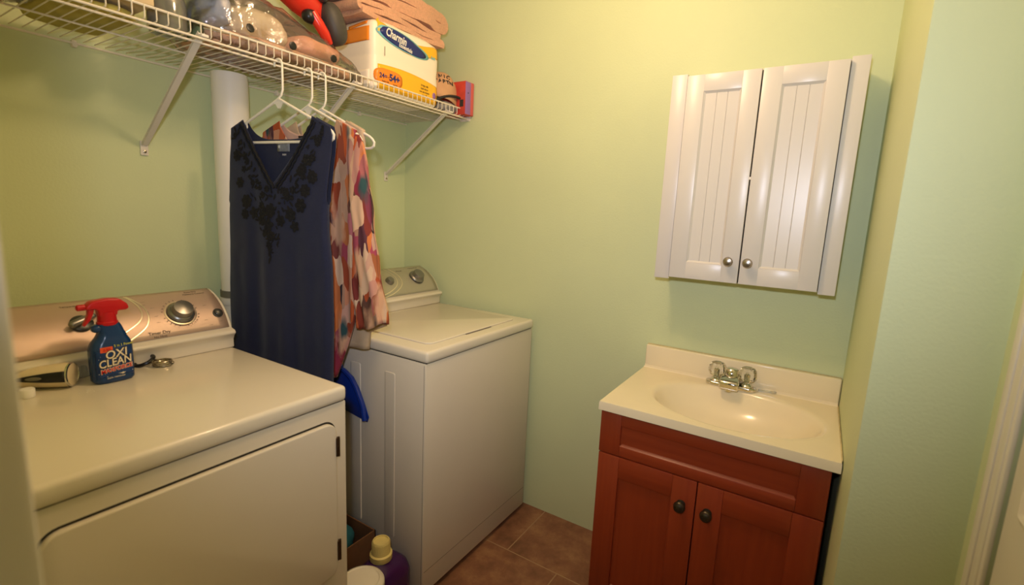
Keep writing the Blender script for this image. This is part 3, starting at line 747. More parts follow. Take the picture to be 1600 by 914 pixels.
# pill
def pill(u, v):
    th = 2*pi*u; return -.478+.068*v*sg_(cos(th), .6), 1.858+.029*v*sg_(sin(th), .6)
b = MB(); b.grid(lambda u, v: PF(*pill(u, .02+.98*v), .0022), 32, 5, True); b.build('count_badge', M['wrap_orange'], pk, solid=.0004)
def flat_text_on(s, size, x, z, m, name, bold=.0, off=.003, parent=pk, rot=0, sx=1, shear=0):
    h = PF(x, z, off); return text(s, size, h, (cos(rot), 0, sin(rot)), (-sin(rot), 0, cos(rot)), m, parent, name, .0003, bold, shear=shear, sx=sx)
flat_text_on('24=', .024, -.508, 1.859, M['wrap_navy'], 'count_lettering', .0004, .0035)
flat_text_on('54+', .034, -.452, 1.860, M['wrap_navy'], 'count_lettering', .0012, .0035)
for k, s in enumerate(('Regular Rolls', 'Big Rolls')): flat_text_on(s, .0065, -.498+.05*k, 1.841-.003*k, M['wrap_grey'], 'small_lettering', 0, .0035)
for k, s in enumerate(('24 big rolls', 'bath tissue', 'two ply sheets', 'per roll')): flat_text_on(s, .010, -.285, 1.874-.0125*k, M['wrap_grey'], 'small_lettering', 0, .0035)
b = MB(); b.grid(lambda u, v: PF(-.222+.012*v*cos(2*pi*u), 1.848+.013*v*sin(2*pi*u), .002), 20, 3, True); b.build('round_seal', M['game_purple'], pk, solid=.0003)
# cloud badge
def cloud(sc):
    def f(u, v):
        th = 2*pi*u; r = 1+.13*abs(cos(th*1.5+.3))-.05
        return -.405+sc*.118*v*r*cos(th), 2.005-.028*cos(th)*.55+sc*.027*v*r*sin(th)
    return f
for sc, mm, nm, of in ((1.13, 'wrap_aqua', 'logo_edge', .002), (1.0, 'wrap_navy', 'logo_badge', .0028)):
    b = MB(); f = cloud(sc); b.grid(lambda u, v: PF(*f(u, .02+.98*v), of), 48, 6, True); b.build(nm, M[mm], pk, solid=.0004)
flat_text_on('Charmin', .042, -.445, 2.014, M['white_ink'], 'logo_lettering', .0009, .0046, rot=-.10, shear=.2, sx=.72)
flat_text_on('Essentials', .022, -.395, 1.988, M['white_ink'], 'logo_lettering', .0004, .0046, rot=-.10, sx=.85)
flat_text_on('Soft', .016, -.235, 1.995, M['wrap_aqua'], 'logo_lettering', .0003, .0035)
h = PF(-.50, 1.95, .002); b = MB(); b.box((h.x-.001, h.y-.0006, 1.932), (h.x+.001, h.y, 1.965)); b.build('barcode_tick', M['wrap_grey'], pk)

# folded towels
def towel(x0, x1, yf, yb, z0, layers, h, seed, label, droop):
    t = thing('folded_towel', label, 'towel', ((x0+x1)/2, (yf+yb)/2, z0), 'folded peach towels on the toilet paper pack')
    path = []
    for k in range(layers):
        z = z0+h*(k+.5); xa, xb = x0+h*.5+.012*noise.noise(Vector((k*2.3, seed, 1))), x1-h*.6-.02*abs(noise.noise(Vector((k*3.7, seed, 4))))
        n = 36; seg = [(xa+(xb-xa)*i/n, z) for i in range(n+1)]
        if k % 2: seg = seg[::-1]
        path += seg
        if k < layers-1:
            cx = seg[-1][0]; sg = 1 if k % 2 == 0 else -1
            for i in range(1, 8):
                a = -pi/2+pi*i/8; path.append((cx+sg*h*.62*cos(a), z+h*.5+h*.5*sin(a)))
    b = MB(); N = len(path)
    def fn(u, v):
        i = min(N-1, int(round(u*(N-1)))); x, z = path[i]
        f = (x-x0)/(x1-x0)
        e = .022*noise.noise(Vector((x*4, u*7, seed)))
        y = yf+e*(1-v)+(yb-yf)*v
        z2 = z+h*.22*noise.noise(Vector((x*9, y*8, u*5+seed)))+h*.12*noise.noise(Vector((x*22, y*20, u*9)))
        z2 += droop*(.55*sin(pi*f)-.9*max(0, .3-f)) - .010*(1-v)**3
        return Vector((x+.006*noise.noise(Vector((y*12, z*30, seed))), y, max(z2, z0+.004)))
    b.grid(fn, N, 22); o = b.build('cloth', M['peach'], t, ang=80)
    md = o.modifiers.new('thickness', 'SOLIDIFY'); md.thickness = h*.92; md.offset = 0
    bv = o.modifiers.new('round', 'BEVEL'); bv.width = h*.43; bv.segments = 4; bv.limit_method = 'ANGLE'; bv.angle_limit = radians(60)
    return t
towel(-.60, -.160, -.380, -.12, 2.060, 3, .0190, 1.0, 'peach folded towel lying directly on the toilet paper pack, lower of two', .012)
towel(-.67, -.128, -.372, -.11, 2.122, 2, .042, 5.0, 'peach folded towel on top of the other towel, upper of two', .020)

# cap
cp = thing('baseball_cap', 'tan baseball cap with dark lettering right of the toilet paper', 'cap', (-.115, -.33, DK))
b = MB()
def capfn(u, v):
    th = 2*pi*u; ph = v*pi/2
    rx, ry, rz = .082, .092, .135
    q = Vector((rx*cos(th)*cos(ph)**.75, ry*sin(th)*cos(ph)**.75, rz*sin(ph)**.95))
    q += q.normalized()*.005*noise.noise(q*18)
    lean = Matrix.Rotation(radians(14), 3, 'Y')
    q = lean @ q
    return Vector((-.110, -.305, 1.846)) + q
b.grid(capfn, 48, 20, True); bmesh.ops.remove_doubles(b.bm, verts=b.bm.verts[:], dist=1e-4)
crown = b.build('crown', M['cap_cloth'], cp, solid=.002, ang=80)
def brim(u, v, dz=0):
    # curved brim reaching over the shelf edge towards the viewer
    a = -1.25+2.5*u; r0, r1 = .080, .150
    r = r0+(r1-r0)*v*(1-.25*(2*u-1)**2)
    x = -.085+r*sin(a)*.86; y = -.312-r*cos(a)*.62
    return Vector((x, y, 1.864+.020-.052*(2*u-1)**2-.012*v+dz))
b = MB(); b.grid(lambda u, v: brim(u, v), 30, 8); b.build('brim', M['cap_cloth'], cp, solid=.003, ang=80)
b = MB(); b.tube([brim(k/30, 1) for k in range(31)], .0055, 8); b.build('brim_binding', M['cap_trim'], cp)
b = MB(); b.blob((-.095, -.350, 1.827), (.11, .085, .05), p=2.4, nu=32, nv=16, amp=.008, freq=22, seed=4, flat=DK+.0005); b.build('lining', M['cap_grey'], cp)
bmc = bmesh.new(); bmc.from_mesh(crown.data); tc_ = BVHTree.FromBMesh(bmc)
def capproj(s, z, off):
    d = Vector((.45, .89, 0)); side = Vector((.89, -.45, 0)); o = Vector((-.118, -.305, z))+side*s-d*.4-cp.location
    h = tc_.ray_cast(o, d); return (h[0]+cp.location-d*off, side) if h[0] else (Vector((-.12, -.36, z)), side)
for s, z, t_ in ((.012, 1.955, 'KNIC'), (.014, 1.932, 'CAPTN')):
    for k, ch in enumerate(t_):
        q, side = capproj(s+(k-len(t_)/2+.5)*.0165, z-.004*k*k*.12, .003); text(ch, .024, q, side, (0, .25, 1), M['cap_trim'], cp, 'cap_lettering', .0004, .0008)
# red box at the end
gb = thing('game_box', 'small red box with a lilac edge standing at the shelf end by the wall', 'box', (-.020, -.40, DK))
b = MB(); b.box((-.066, -.436, DK+.001), (-.006, -.30, 1.944), .002); b.build('carton', M['game_red'], gb)
b = MB(); b.box((-.0655, -.4368, DK+.003), (-.028, -.435, 1.942), .0005); b.build('lilac_strip', M['game_purple'], gb)
b = MB(); b.box((-.0278, -.4368, DK+.003), (-.0065, -.435, 1.942), .0005); b.build('pink_strip', M['game_pink'], gb)
b = MB(); b.lathe([(.003, 0), (.003, .0008)], (-.047, -.4368, 1.895), (0, -1, 0), 10); b.box((-.0668, -.425, 1.835), (-.0655, -.405, 1.865)); b.build('printed_mark', M['cap_trim'], gb)

# big clear bag with grommets and the bedding in it
def in_bag(name, label, cat, c, size, m, p=2.6, amp=.01, freq=10, seed=0, group=None, flat=DK+.004):
    b = MB(); b.blob(c, size, p=p, nu=44, nv=22, amp=amp, freq=freq, seed=seed, flat=flat); o = b.build(name, m, ang=80)
    return tag(o, label, cat, group)
in_bag('folded_blanket', 'rose beige blanket at the bottom of the large clear bag', 'blanket', (-.862, -.245, 1.832), (.51, .25, .052), M['blanket'], 5, .006, 12, 2, flat=DK+.006)
in_bag('pillow', 'cream pillow on the rose beige blanket inside the clear bag', 'pillow', (-.925, -.235, 1.908), (.20, .21, .10), M['cream_cloth'], 2.6, .014, 11, 5, flat=1.866)
in_bag('towel', 'pink towel on the blanket at the right end of the clear bag', 'towel', (-.745, -.25, 1.891), (.19, .24, .062), M['pink_cloth'], 3, .010, 14, 12, flat=1.866)
in_bag('folded_cloth', 'pale blue folded cloth inside the clear bag at its left end', 'cloth', (-1.070, -.26, 1.908), (.085, .20, .085), M['blue_cloth'], 3, .012, 14, 8, flat=1.866)
in_bag('scarf', 'green patterned cloth low at the left end of the clear bag', 'cloth', (-1.1195, -.27, 1.842), (.025, .14, .05), M['green_cloth'], 3, .004, 16, 3, flat=DK+.006)
bg = thing('storage_bag', 'large clear vinyl bag with black grommets holding bedding', 'bag', (-.87, -.235, DK))
b = MB()
def bagfn(u, v):
    th = 2*pi*u; e = .45; ph = -pi/2+pi*v
    x = sg_(cos(ph), .38)*sg_(cos(th), e); y = sg_(cos(ph), .38)*sg_(sin(th), e); zz = sg_(sin(ph), .55)
    top = interp(-.852+x*.287, [(-1.135, 1.955), (-1.0, 1.985), (-.90, 1.972), (-.80, 1.942), (-.70, 1.918), (-.64, 1.893), (-.58, 1.875)])
    cz = (DK+.002+top)/2; hz = (top-DK-.002)/2
    q = Vector((-.852+x*.285, -.238+y*.15, cz+zz*hz)); k = Vector((x, y, zz)).normalized()
    q += k*(.012*noise.noise(q*15)+.009*noise.noise(q*31+Vector((4, 0, 0))))
    q.z = max(q.z, DK+.001); q.y = max(q.y, -.394)
    return q
b.grid(bagfn, 170, 64, True); bmesh.ops.remove_doubles(b.bm, verts=b.bm.verts[:], dist=1e-5)
bag = b.build('bag_film', M['film'], bg, ang=80)
bmb = bmesh.new(); bmb.from_mesh(bag.data); tb_ = BVHTree.FromBMesh(bmb)
for x, z in ((-1.010, 1.866), (-.878, 1.856), (-.722, 1.862), (-.622, 1.880)):
    h = tb_.ray_cast(Vector((x, -.7, z))-bg.location, Vector((0, 1, 0)))
    if h[0]:
        q = h[0]+bg.location; b = MB(); b.lathe([(.0125, -.001), (.0125, .002), (.010, .003), (.0005, .002)], q, (h[1] if h[1].y < 0 else -h[1]), 8); b.build('grommet', M['black'], bg)
b = MB(); pa = []
for k in range(30):
    x = -1.12+.5*k/29; z = 1.837-.004*sin(k*.6); h = tb_.ray_cast(Vector((x, -.7, z))-bg.location, Vector((0, 1, 0)))
    if h[0]: pa.append(h[0]+bg.location-Vector((0, .001, 0)))
b.tube(pa, .0016, 6); b.build('zip_seam', M['frost'], bg)
# red and charcoal handheld vacuum lying on the bag
vc = thing('handheld_vacuum', 'red and charcoal handheld vacuum lying on the clear bag beside the towels', 'vacuum', (-.75, -.27, 1.93))
d = Vector((.72, -.05, -.42)).normalized(); o_ = Vector((-.915, -.305, 2.115))
b = MB(); b.lathe([(.01, 0), (.040, .008), (.054, .04), (.058, .09), (.055, .15), (.047, .19), (.040, .215), (.004, .222)], o_, d, 32, sx=.9, sy=1.05); vb = b.build('body', M['vac_red'], vc)
b = MB(); b.blob((-.700, -.352, 1.982), (.075, .085, .135), p=2.5, nu=32, nv=18); b.bm.transform(Matrix.Translation((-.700, -.352, 1.982)) @ Matrix.Rotation(radians(-24), 4, 'Y') @ Matrix.Translation((.700, .352, -1.982))); b.build('dust_cup', M['vac_grey'], vc)
b = MB(); b.tube([(-.785, -.360, 1.990), (-.765, -.366, 1.960), (-.742, -.366, 1.935), (-.716, -.358, 1.915)], [.016, .018, .017, .010], 12); b.build('latch', M['vac_red'], vc)
b = MB(); b.blob((-.783, -.352, 1.978), (.06, .045, .042), p=2.6, nu=24, nv=14); b.build('grip_pad', M['black'], vc)
b = MB(); b.blob((-.765, -.368, 2.058), (.07, .04, .03), p=3, nu=24, nv=14); b.bm.transform(Matrix.Translation((-.765, -.368, 2.058)) @ Matrix.Rotation(radians(35), 4, 'Y') @ Matrix.Translation((.765, .368, -2.058))); b.build('side_vent', M['vac_grey'], vc)
# left end of the shelf: smaller bags
in_bag('folded_garment', 'rust coloured cloth inside the clear bag at the far left of the shelf', 'cloth', (-1.53, -.22, 1.845), (.17, .24, .075), M['rust_cloth'], 3, .01, 12, 1)
in_bag('folded_garment', 'olive yellow cloth on the shelf between rust cloth and grey jar', 'cloth', (-1.345, -.19, 1.819), (.19, .30, .030), M['olive_cloth'], 3, .01, 12, 6)
tag(MB().box((-1.425, -.385, 1.838), (-1.250, -.20, 1.878), .004, 2, None).build('paper_packet', M['kraft']), 'buff paper packet lying on the olive yellow cloth', 'packet')
jr = thing('jar', 'smoky grey rounded plastic jar left of the large clear bag', 'jar', (-1.19, -.29, DK))
b = MB(); b.lathe([(.03, .001), (.042, .004), (.046, .02), (.046, .075), (.042, .10), (.03, .115), (.02, .12)], (-1.19, -.305, DK), n=36); b.build('jar_body', M['grey_glass'], jr)
b = MB(); b.lathe([(.031, .118), (.033, .12), (.033, .14), (.028, .145), (.001, .146)], (-1.19, -.305, DK), n=36); b.build('lid', M['black'], jr)
sb = thing('plastic_bag', 'clear crinkled plastic bag at the far left of the shelf', 'bag', (-1.53, -.22, DK))
b = MB(); b.blob((-1.53, -.22, 1.87), (.235, .31, .13), p=3.2, nu=70, nv=30, amp=.014, freq=13, seed=9, flat=DK+.001); b.build('bag_film', M['film'], sb, ang=80)

# ------------------------------------------------------------------ on the dryer
TZ = .9142
sp_ = thing('spray_bottle', 'blue stain remover spray bottle with red trigger on the dryer', 'spray bottle', (-1.408, -.405, TZ))
def bottle_w(z): return interp(z, [(0, .038), (.006, .0425), (.05, .0435), (.085, .043), (.10, .039), (.112, .031), (.125, .026), (.138, .0245), (.146, .022)])
b = MB()
def bfn(u, v):
    z = .146*v; hw = bottle_w(z); hd = interp(z, [(0, .024), (.006, .028), (.085, .028), (.115, .022), (.146, .018)]); th = 2*pi*u
    cx = interp(z, [(0, 0), (.09, 0), (.12, .004), (.146, -.001)])
    return Vector((-1.408+cx+hw*sg_(cos(th), .62), -.405+hd*sg_(sin(th), .7), TZ+z))
b.grid(bfn, 64, 50, True); n_ = 64
b.bm.verts.ensure_lookup_table(); b.bm.faces.new([b.bm.verts[i] for i in range(n_)]); b.bm.faces.new([b.bm.verts[len(b.bm.verts)-n_+i] for i in range(n_)])
bot = b.build('bottle', M['bottle'], sp_, ang=60)
b = MB(); b.blob((-1.432, -.405, TZ+.136), (.022, .03, .020), p=2.6, nu=20, nv=12); b.build('neck_ridge', M['bottle'], sp_)
BF = proj_front(bot, sp_.location)
b = MB(); b.lathe([(.0195, .142), (.0215, .144), (.0215, .150), (.0195, .152), (.0185, .175)], (-1.4095, -.405, TZ), n=32); b.build('collar', M['red'], sp_)
# trigger head
hx, hz = -1.4095, TZ
prof = [(-1.452, .190), (-1.448, .196), (-1.44, .204), (-1.41, .208), (-1.385, .206), (-1.37, .192), (-1.366, .180), (-1.374, .176), (-1.39, .176), (-1.391, .165), (-1.4275, .165), (-1.428, .181), (-1.436, .185), (-1.452, .184)]
b = MB(); b.prism([(x, -.405+.0145, TZ+z) for x, z in prof], (0, -.029, 0), .005, 3); hd_ = b.build('sprayer_head', M['red'], sp_, ang=50)
b = MB(); b.lathe([(.0075, 0), (.0075, .014), (.005, .016), (.0035, .0165)], (-1.450, -.405, TZ+.1905), (-1, 0, 0), 16); b.build('nozzle', M['red'], hd_)
tr_ = [(-1.446, .186), (-1.433, .186), (-1.437, .172), (-1.443, .158), (-1.452, .147), (-1.456, .144), (-1.457, .149), (-1.451, .160), (-1.447, .172)]
b = MB(); b.prism([(x, -.405+.008, TZ+z) for x, z in tr_], (0, -.016, 0), .0025, 2); b.build('trigger', M['red'], hd_, ang=50)
# label
def lab(x0, x1, z0f, z1f, nx, nz, m, name, off, fn=None):
    b = MB()
    def f(u, v):
        x = x0+(x1-x0)*u; z = z0f(u)+(z1f(u)-z0f(u))*v; h = BF(x, z, off); return h if h else Vector((x, -.434, z))
    b.grid(f, nx, nz); return b.build(name, m, sp_, solid=.0003, ang=80)
lab(-1.446, -1.370, lambda u: TZ+.012+.010*sin(pi*u), lambda u: TZ+.083+.012*u, 24, 18, M['label_blue'], 'label', .0008)
def btext(s, size, x, z, m, off, bold, rot=.0, sx=1, shear=0, name='label_lettering'):
    h = BF(x, z, off) or Vector((x, -.435, z)); h.y = min(h.y, -.4335-off)
    return text(s, size, h, (cos(rot), 0, sin(rot)), (-sin(rot), 0, cos(rot)), m, sp_, name, .0003, bold, sx=sx, shear=shear)
# letter backing shape
for s, size, x, z, sx in (('OXI', .028, -1.407, TZ+.073, .90), ('CLEAN', .0265, -1.410, TZ+.053, .80)):
    btext(s, size, x, z, M['gold_ink'], .0009, .0017, .10, sx, .15, 'lettering_outline')
    btext(s, size, x, z, M['cream_ink'], .0016, .0003, .10, sx, .15)
btext('MAXFORCE', .0138, -1.408, TZ+.0355, M['cream_ink'], .0008, .0012, .12, .88, .15, 'lettering_outline')
btext('MAXFORCE', .0138, -1.408, TZ+.0355, M['red_ink'], .0015, .0003, .12, .88, .15)
btext('5 in 1 Power', .0085, -1.390, TZ+.094, M['yellow_ink'], .0014, .0001, .06, .9)
b = MB(); vs = []
for x, z in ((-1.440, .022), (-1.372, .034), (-1.392, .022), (-1.396, .0195), (-1.402, .0225)):
    h = BF(x, TZ+z, .0014); vs.append(h if h else Vector((x, -.435, TZ+z)))
b.bm.faces.new([b.bm.verts.new(v) for v in vs]); b.build('label_swoosh', M['cream_ink'], sp_, solid=.0003)
b = MB(); h = BF(-1.424, TZ+.086, .0016) or Vector((-1.424, -.434, TZ+.086)); b.box((-1.437, h.y-.0004, TZ+.080), (-1.4125, h.y, TZ+.093)); b.build('price_sticker', M['orange'], sp_)
btext('2.99', .009, -1.4248, TZ+.0865, M['red_ink'], .0025, .0002, 0)
b = MB()
for k in range(40):
    x = random.uniform(-1.444, -1.372); z = random.uniform(.014, .085); h = BF(x, TZ+z, .0013)
    if h: r = random.uniform(.0003, .0008); b.box((x-r, h.y-.0002, TZ+z-r), (x+r, h.y, TZ+z+r))
b.build('label_speckles', M['white_ink'], sp_)
btext('stain remover', .0065, -1.41, TZ+.0155, M['cream_ink'], .0012, 0, .03)

# torch
tor = thing('flashlight', 'ivory flashlight with black grip lying on the dryer left of the bottle', 'flashlight', (-1.55, -.34, TZ))
A0 = Vector((-1.640, -.262, TZ+.0225)); A1 = Vector((-1.480, -.390, TZ+.030)); d = (A1-A0).normalized(); Ln = (A1-A0).length
b = MB(); b.lathe([(.008, 0), (.015, .003), (.0175, .012), (.0195, .05), (.021, .09), (.0235, .13), (.0275, .165), (.0288, .185), (.0285, Ln-.002), (.0255, Ln)], A0, d, 36); tb = b.build('barrel', M['torch'], tor)
b = MB(); b.lathe([(.0262, Ln-.0005), (.0255, Ln-.003), (.018, Ln-.012), (.001, Ln-.013)], A0, d, 30, caps=False); b.lathe([(.0288, Ln-.004), (.0292, Ln), (.0262, Ln+.001), (.0255, Ln-.002)], A0, d, 30, caps=False); b.build('reflector', M['chrome'], tor)
b = MB(); b.lathe([(.0253, Ln-.0015), (.0253, Ln-.0005), (.001, Ln+.0)], A0, d, 30); b.build('lens', M['acrylic'], tor)
# black teardrop inlay facing the viewer with a switch
side = Vector((0, -1, 0)); side = (side-d*side.dot(d)).normalized(); upd = d.cross(side)*-1
if upd.z < 0: upd = -upd
b = MB()
def inl(u, v):
    h = Ln-.004-.098*u; rad = interp(h, [(0, .0175), (.05, .0195), (.09, .021), (.13, .0235), (.165, .0275), (.2, .0288)])+.0006
    wdt = .95*sqrt(max(0, 1-u**1.6))*.95
    a = radians(8)+(v-.5)*wdt
    return A0+d*h+(side*cos(a)+upd*sin(a))*rad
b.grid(inl, 22, 9); b.build('black_inlay', M['black'], tor, solid=.0008)
b = MB()
def swf(u, v):
    h = Ln-.062+.022*(u-.5)*1.4; rad = interp(h, [(.13, .0235), (.165, .0275)])+.0022; a = radians(8)+(v-.5)*.30*sqrt(max(.05, 1-(2*u-1)**2)); return A0+d*h+(side*cos(a)+upd*sin(a))*rad
b.grid(swf, 10, 5); b.build('switch', M['rubber'], tor, solid=.002)
tag(MB().lathe([(.0125, 0), (.0135, .001), (.0135, .018), (.012, .02), (.001, .0202)], (-1.563, -.400, TZ), n=24).build('bottle_cap', M['white_ink']), 'small white cap in front of the flashlight on the dryer', 'cap')
tag(MB().lathe([(.018, 0), (.02, .002), (.0175, .03), (.0165, .034), (.001, .0345)], (-1.447, -.318, TZ), (0, 0, 1), 24).build('measuring_cap', M['frost']), 'frosted clear cap between flashlight and spray bottle', 'cap')
# black loop clip behind the bottle
cl = thing('plastic_clip', 'black plastic loop lying behind the spray bottle at right', 'clip', (-1.305, -.32, TZ))
pts = [Vector((-1.318+.020*cos(a)+.004, -.335+.022*sin(a), TZ+.012+.009*cos(a))) for a in [2*pi*k/20 for k in range(20)]]
b = MB(); b.tube(pts, .005, 8, closed=True); b.build('loop', M['black'], cl)
b = MB(); b.tube([(-1.335, -.335, TZ+.0055), (-1.362, -.345, TZ+.0055), (-1.382, -.35, TZ+.0055)], [.006, .005, .004], 8); b.build('shank', M['black'], cl)
# steel ring coil
b = MB()
for k in range(5):
    r = .0215+.0016*sin(k*2.1); cx, cy = -1.286+.002*sin(k*1.3), -.372+.003*cos(k*2.2)
    b.tube([(cx+r*cos(2*pi*j/28), cy+r*sin(2*pi*j/28), TZ+.002+.0031*k+.0012*sin(2*pi*j/28+k)) for j in range(28)], .0016, 6, closed=True)
tag(b.build('wire_coil', M['steel']), 'small steel wire coil on the dryer right of the spray bottle', 'coil')
b = MB(); random.seed(5)
for k in range(7):
    x = -1.478+random.uniform(-.012, .016); y = -.455+random.uniform(-.014, .014); b.blob((x, y, TZ+.0008), (.0025, .002, .0014), p=2, nu=6, nv=5)
tag(b.build('crumbs', M['lint']), 'scatter of tiny white crumbs on the dryer in front of the flashlight', 'crumbs', kind='stuff')

# ------------------------------------------------------------------ between the machines
# cardboard box with teal cloth
bx = thing('cardboard_box', 'open brown cardboard box on the floor between the two machines', 'box', (-.90, -.44, 0))
x0, x1, y0, y1, hh = -1.055, -.738, -.605, -.27, .195
b = MB(); th = .004
b.box((x0, y0, .001), (x1, y1, .006)).box((x0, y0, .001), (x1, y0+th, hh)).box((x0, y1-th, .001), (x1, y1, hh)).box((x0, y0, .001), (x0+th, y1, hh)).box((x1-th, y0, .001), (x1, y1, hh))
b.build('carton', M['card'], bx, smooth=False)
tag(MB().blob((-.86, -.47, .118), (.2, .2, .20), p=2.4, nu=40, nv=24, amp=.018, freq=14, seed=3).build('rag', M['teal'], ang=80), 'teal cloth bundled inside the cardboard box', 'cloth')
# purple detergent jug
jg = thing('detergent_jug', 'purple detergent jug with cream cap on the floor between the machines', 'jug', (-.836, -.745, 0))
JX, JY = -.836, -.742
b = MB()
def jfn(u, v):
    z = .212*v; hw = interp(z, [(0, .088), (.01, .098), (.13, .099), (.165, .092), (.188, .068), (.203, .036), (.212, .028)]); hd = interp(z, [(0, .058), (.01, .066), (.14, .066), (.175, .056), (.2, .032), (.212, .028)]); t_ = 2*pi*u
    e = interp(z, [(0, .55), (.15, .6), (.2, 1)])
    return Vector((JX+hw*sg_(cos(t_), e), JY+hd*sg_(sin(t_), e), .001+z))
b.grid(jfn, 56, 36, True); b.bm.verts.ensure_lookup_table(); b.bm.faces.new([b.bm.verts[i] for i in range(56)]); b.bm.faces.new([b.bm.verts[len(b.bm.verts)-56+i] for i in range(56)])
b.build('jug_body', M['purple'], jg, ang=60)
b = MB(); b.tube([(JX-.05, JY-.058, .175), (JX-.068, JY-.086, .15), (JX-.07, JY-.092, .11), (JX-.06, JY-.07, .075)], .011, 10); b.build('handle', M['purple'], jg)
b = MB(); b.lathe([(.036, .206), (.037, .208), (.037, .226), (.031, .229), (.0285, .27), (.0265, .273), (.024, .2725), (.0235, .268), (.001, .267)], (JX, JY, 0), n=36); cpj = b.build('cap', M['cream_cap'], jg)
b = MB()
for k in range(36):
    a = 2*pi*k/36; b.box((-.0006, -.0006, .232), (.0006, .0006, .267), 0, 1, Matrix.Translation((JX+.0298*cos(a), JY+.0298*sin(a), 0)))
b.build('grip_ridges', M['cream_cap'], cpj)
# white tub
tb2 = thing('plastic_tub', 'white round plastic tub on the floor between dryer and purple jug', 'tub', (-.995, -.845, 0))
TX, TY = -.998, -.835
b = MB(); b.lathe([(.056, .001), (.060, .004), (.065, .24), (.066, .262)], (TX, TY, 0), n=40); b.build('tub_body', M['tub'], tb2)
b = MB(); b.lathe([(.0665, .256), (.0675, .258), (.0675, .270), (.064, .276), (.054, .282), (.050, .279), (.001, .280)], (TX, TY, 0), n=40); b.build('lid', M['tub'], tb2)
b = MB(); b.lathe([(.007, 0), (.0085, .002), (.0085, .005), (.006, .006), (.001, .0055)], (TX+.056, TY-.030, .235), (.9, -.43, .1), 16); b.build('handle_button', M['card'], tb2)
# blue dustpan hung on the washer's side
dp = thing('dustpan', 'blue plastic dustpan hanging against the washer side behind the dryer', 'dustpan', (-.74, -.47, .61))
b = MB()
out = [(-.33, .63), (-.558, .602), (-.566, .622), (-.545, .668), (-.515, .722), (-.485, .757), (-.45, .775), (-.40, .785), (-.36, .77), (-.335, .72)]
b.prism([(-.731, y, z) for y, z in out], (-.004, 0, 0), .0015, 1)
pan = b.build('pan', M['blue_plastic'], dp, ang=50)
b = MB(); b.tube([(-.745, y, z) for y, z in ((-.556, .612), (-.545, .668), (-.515, .722), (-.485, .757), (-.45, .775), (-.40, .785), (-.36, .77), (-.335, .72), (-.33, .635))], .009, 8); b.build('raised_rim', M['blue_plastic'], pan)
b = MB(); b.tube([(-.742, -.42, .778), (-.742, -.40, .83), (-.742, -.39, .872)], [.013, .011, .013], 12); b.build('handle', M['blue_plastic'], dp)
b = MB(); b.tube([(-.7255, -.391, .89), (-.742, -.391, .892), (-.758, -.391, .886), (-.760, -.391, .872)], .003, 8); b.box((-.7265, -.403, .862), (-.7235, -.379, .905), .001); b.build('hook', M['white_ink'], dp)

# ------------------------------------------------------------------ wall cabinet
cb = thing('wall_cabinet', 'white two-door wall cabinet with grooved panels above the sink', 'cabinet', (-.075, -1.642, 1.171))
FX = -.140
b = MB(); b.box((-.128, -1.900, 1.176), (0, -1.384, 1.842), .001); b.build('carcass', M['cabinet'], cb)
for y0, y1 in ((-1.4225, -1.373), (-1.911, -1.8665)):
    b = MB(); b.box((-.145, y0, 1.171), (-.1275, y1, 1.846), .0015); b.build('face_stile', M['cabinet'], cb)
def cab_door(y0, y1, z0, z1, kn):
    # frame with a recessed bead-board panel
    b = MB(); fx0, fx1 = -.160, -.142; py0, py1 = (y0+.052, y1-.054) if kn < 0 else (y0+.054, y1-.052); pz0, pz1 = z0+.056, z1-.052
    dr = MB()
    dr.box((fx0, y0, z0), (fx1, py0, z1), .0015).box((fx0, py1, z0), (fx1, y1, z1), .0015).box((fx0, py0-.001, z0), (fx1, py1+.001, pz0), .0015).box((fx0, py0-.001, pz1), (fx1, py1+.001, z1), .0015)
    d_ = dr.build('door', M['cabinet'], cb)
    pb = MB(); A = [(py0, pz0), (py1, pz0), (py1, pz1), (py0, pz1)]
    B = [(py0+.006, pz0+.006), (py1-.006, pz0+.006), (py1-.006, pz1-.006), (py0+.006, pz1-.006)]
    va = [pb.bm.verts.new((fx0+.0005, y, z)) for y, z in A]; vb = [pb.bm.verts.new((fx0+.006, y, z)) for y, z in B]
    for k in range(4): pb.bm.faces.new((va[k], va[(k+1) % 4], vb[(k+1) % 4], vb[k]))
    # grooved boards
    ys = [py0+.006, py0+.006+(py1-py0-.012)*.33, py0+.006+(py1-py0-.012)*.66, py1-.006]
    for k in range(3):
        a = ys[k]+(.0012 if k else 0); c_ = ys[k+1]-(.0012 if k < 2 else 0)
        pb.quad([(fx0+.006, a, pz0+.006), (fx0+.006, c_, pz0+.006), (fx0+.006, c_, pz1-.006), (fx0+.006, a, pz1-.006)])
        if k < 2:
            g = ys[k+1]; zz0, zz1 = pz0+.006, pz1-.006
            pb.quad([(fx0+.006, g-.0012, zz0), (fx0+.008, g, zz0), (fx0+.008, g, zz1), (fx0+.006, g-.0012, zz1)])
            pb.quad([(fx0+.008, g, zz0), (fx0+.006, g+.0012, zz0), (fx0+.006, g+.0012, zz1), (fx0+.008, g, zz1)])
    pb.build('beadboard_panel', M['cabinet'], d_, smooth=False)
    kb = MB(); kb.lathe([(.006, 0), (.006, .010), (.0085, .013), (.0145, .018), (.0150, .022), (.012, .027), (.005, .029), (.0005, .0292)], (fx0, kn, 1.249) if kn < -1 else (fx0, -1.6, 1.249), (-1, 0, 0), 28); kb.build('knob', M['nickel'], d_)
def two_doors():
    global cab_door
for y0, y1, kn in ((-1.6435, -1.4265, -1.613), (-1.8645, -1.6475, -1.670)):
    cab_door(y0, y1, 1.179, 1.836, kn)
b = MB(); b.box((-.142, -1.866, 1.18), (-.1285, -1.4225, 1.835)); b.build('inner_shadow_board', M['dark'], cb, smooth=False)
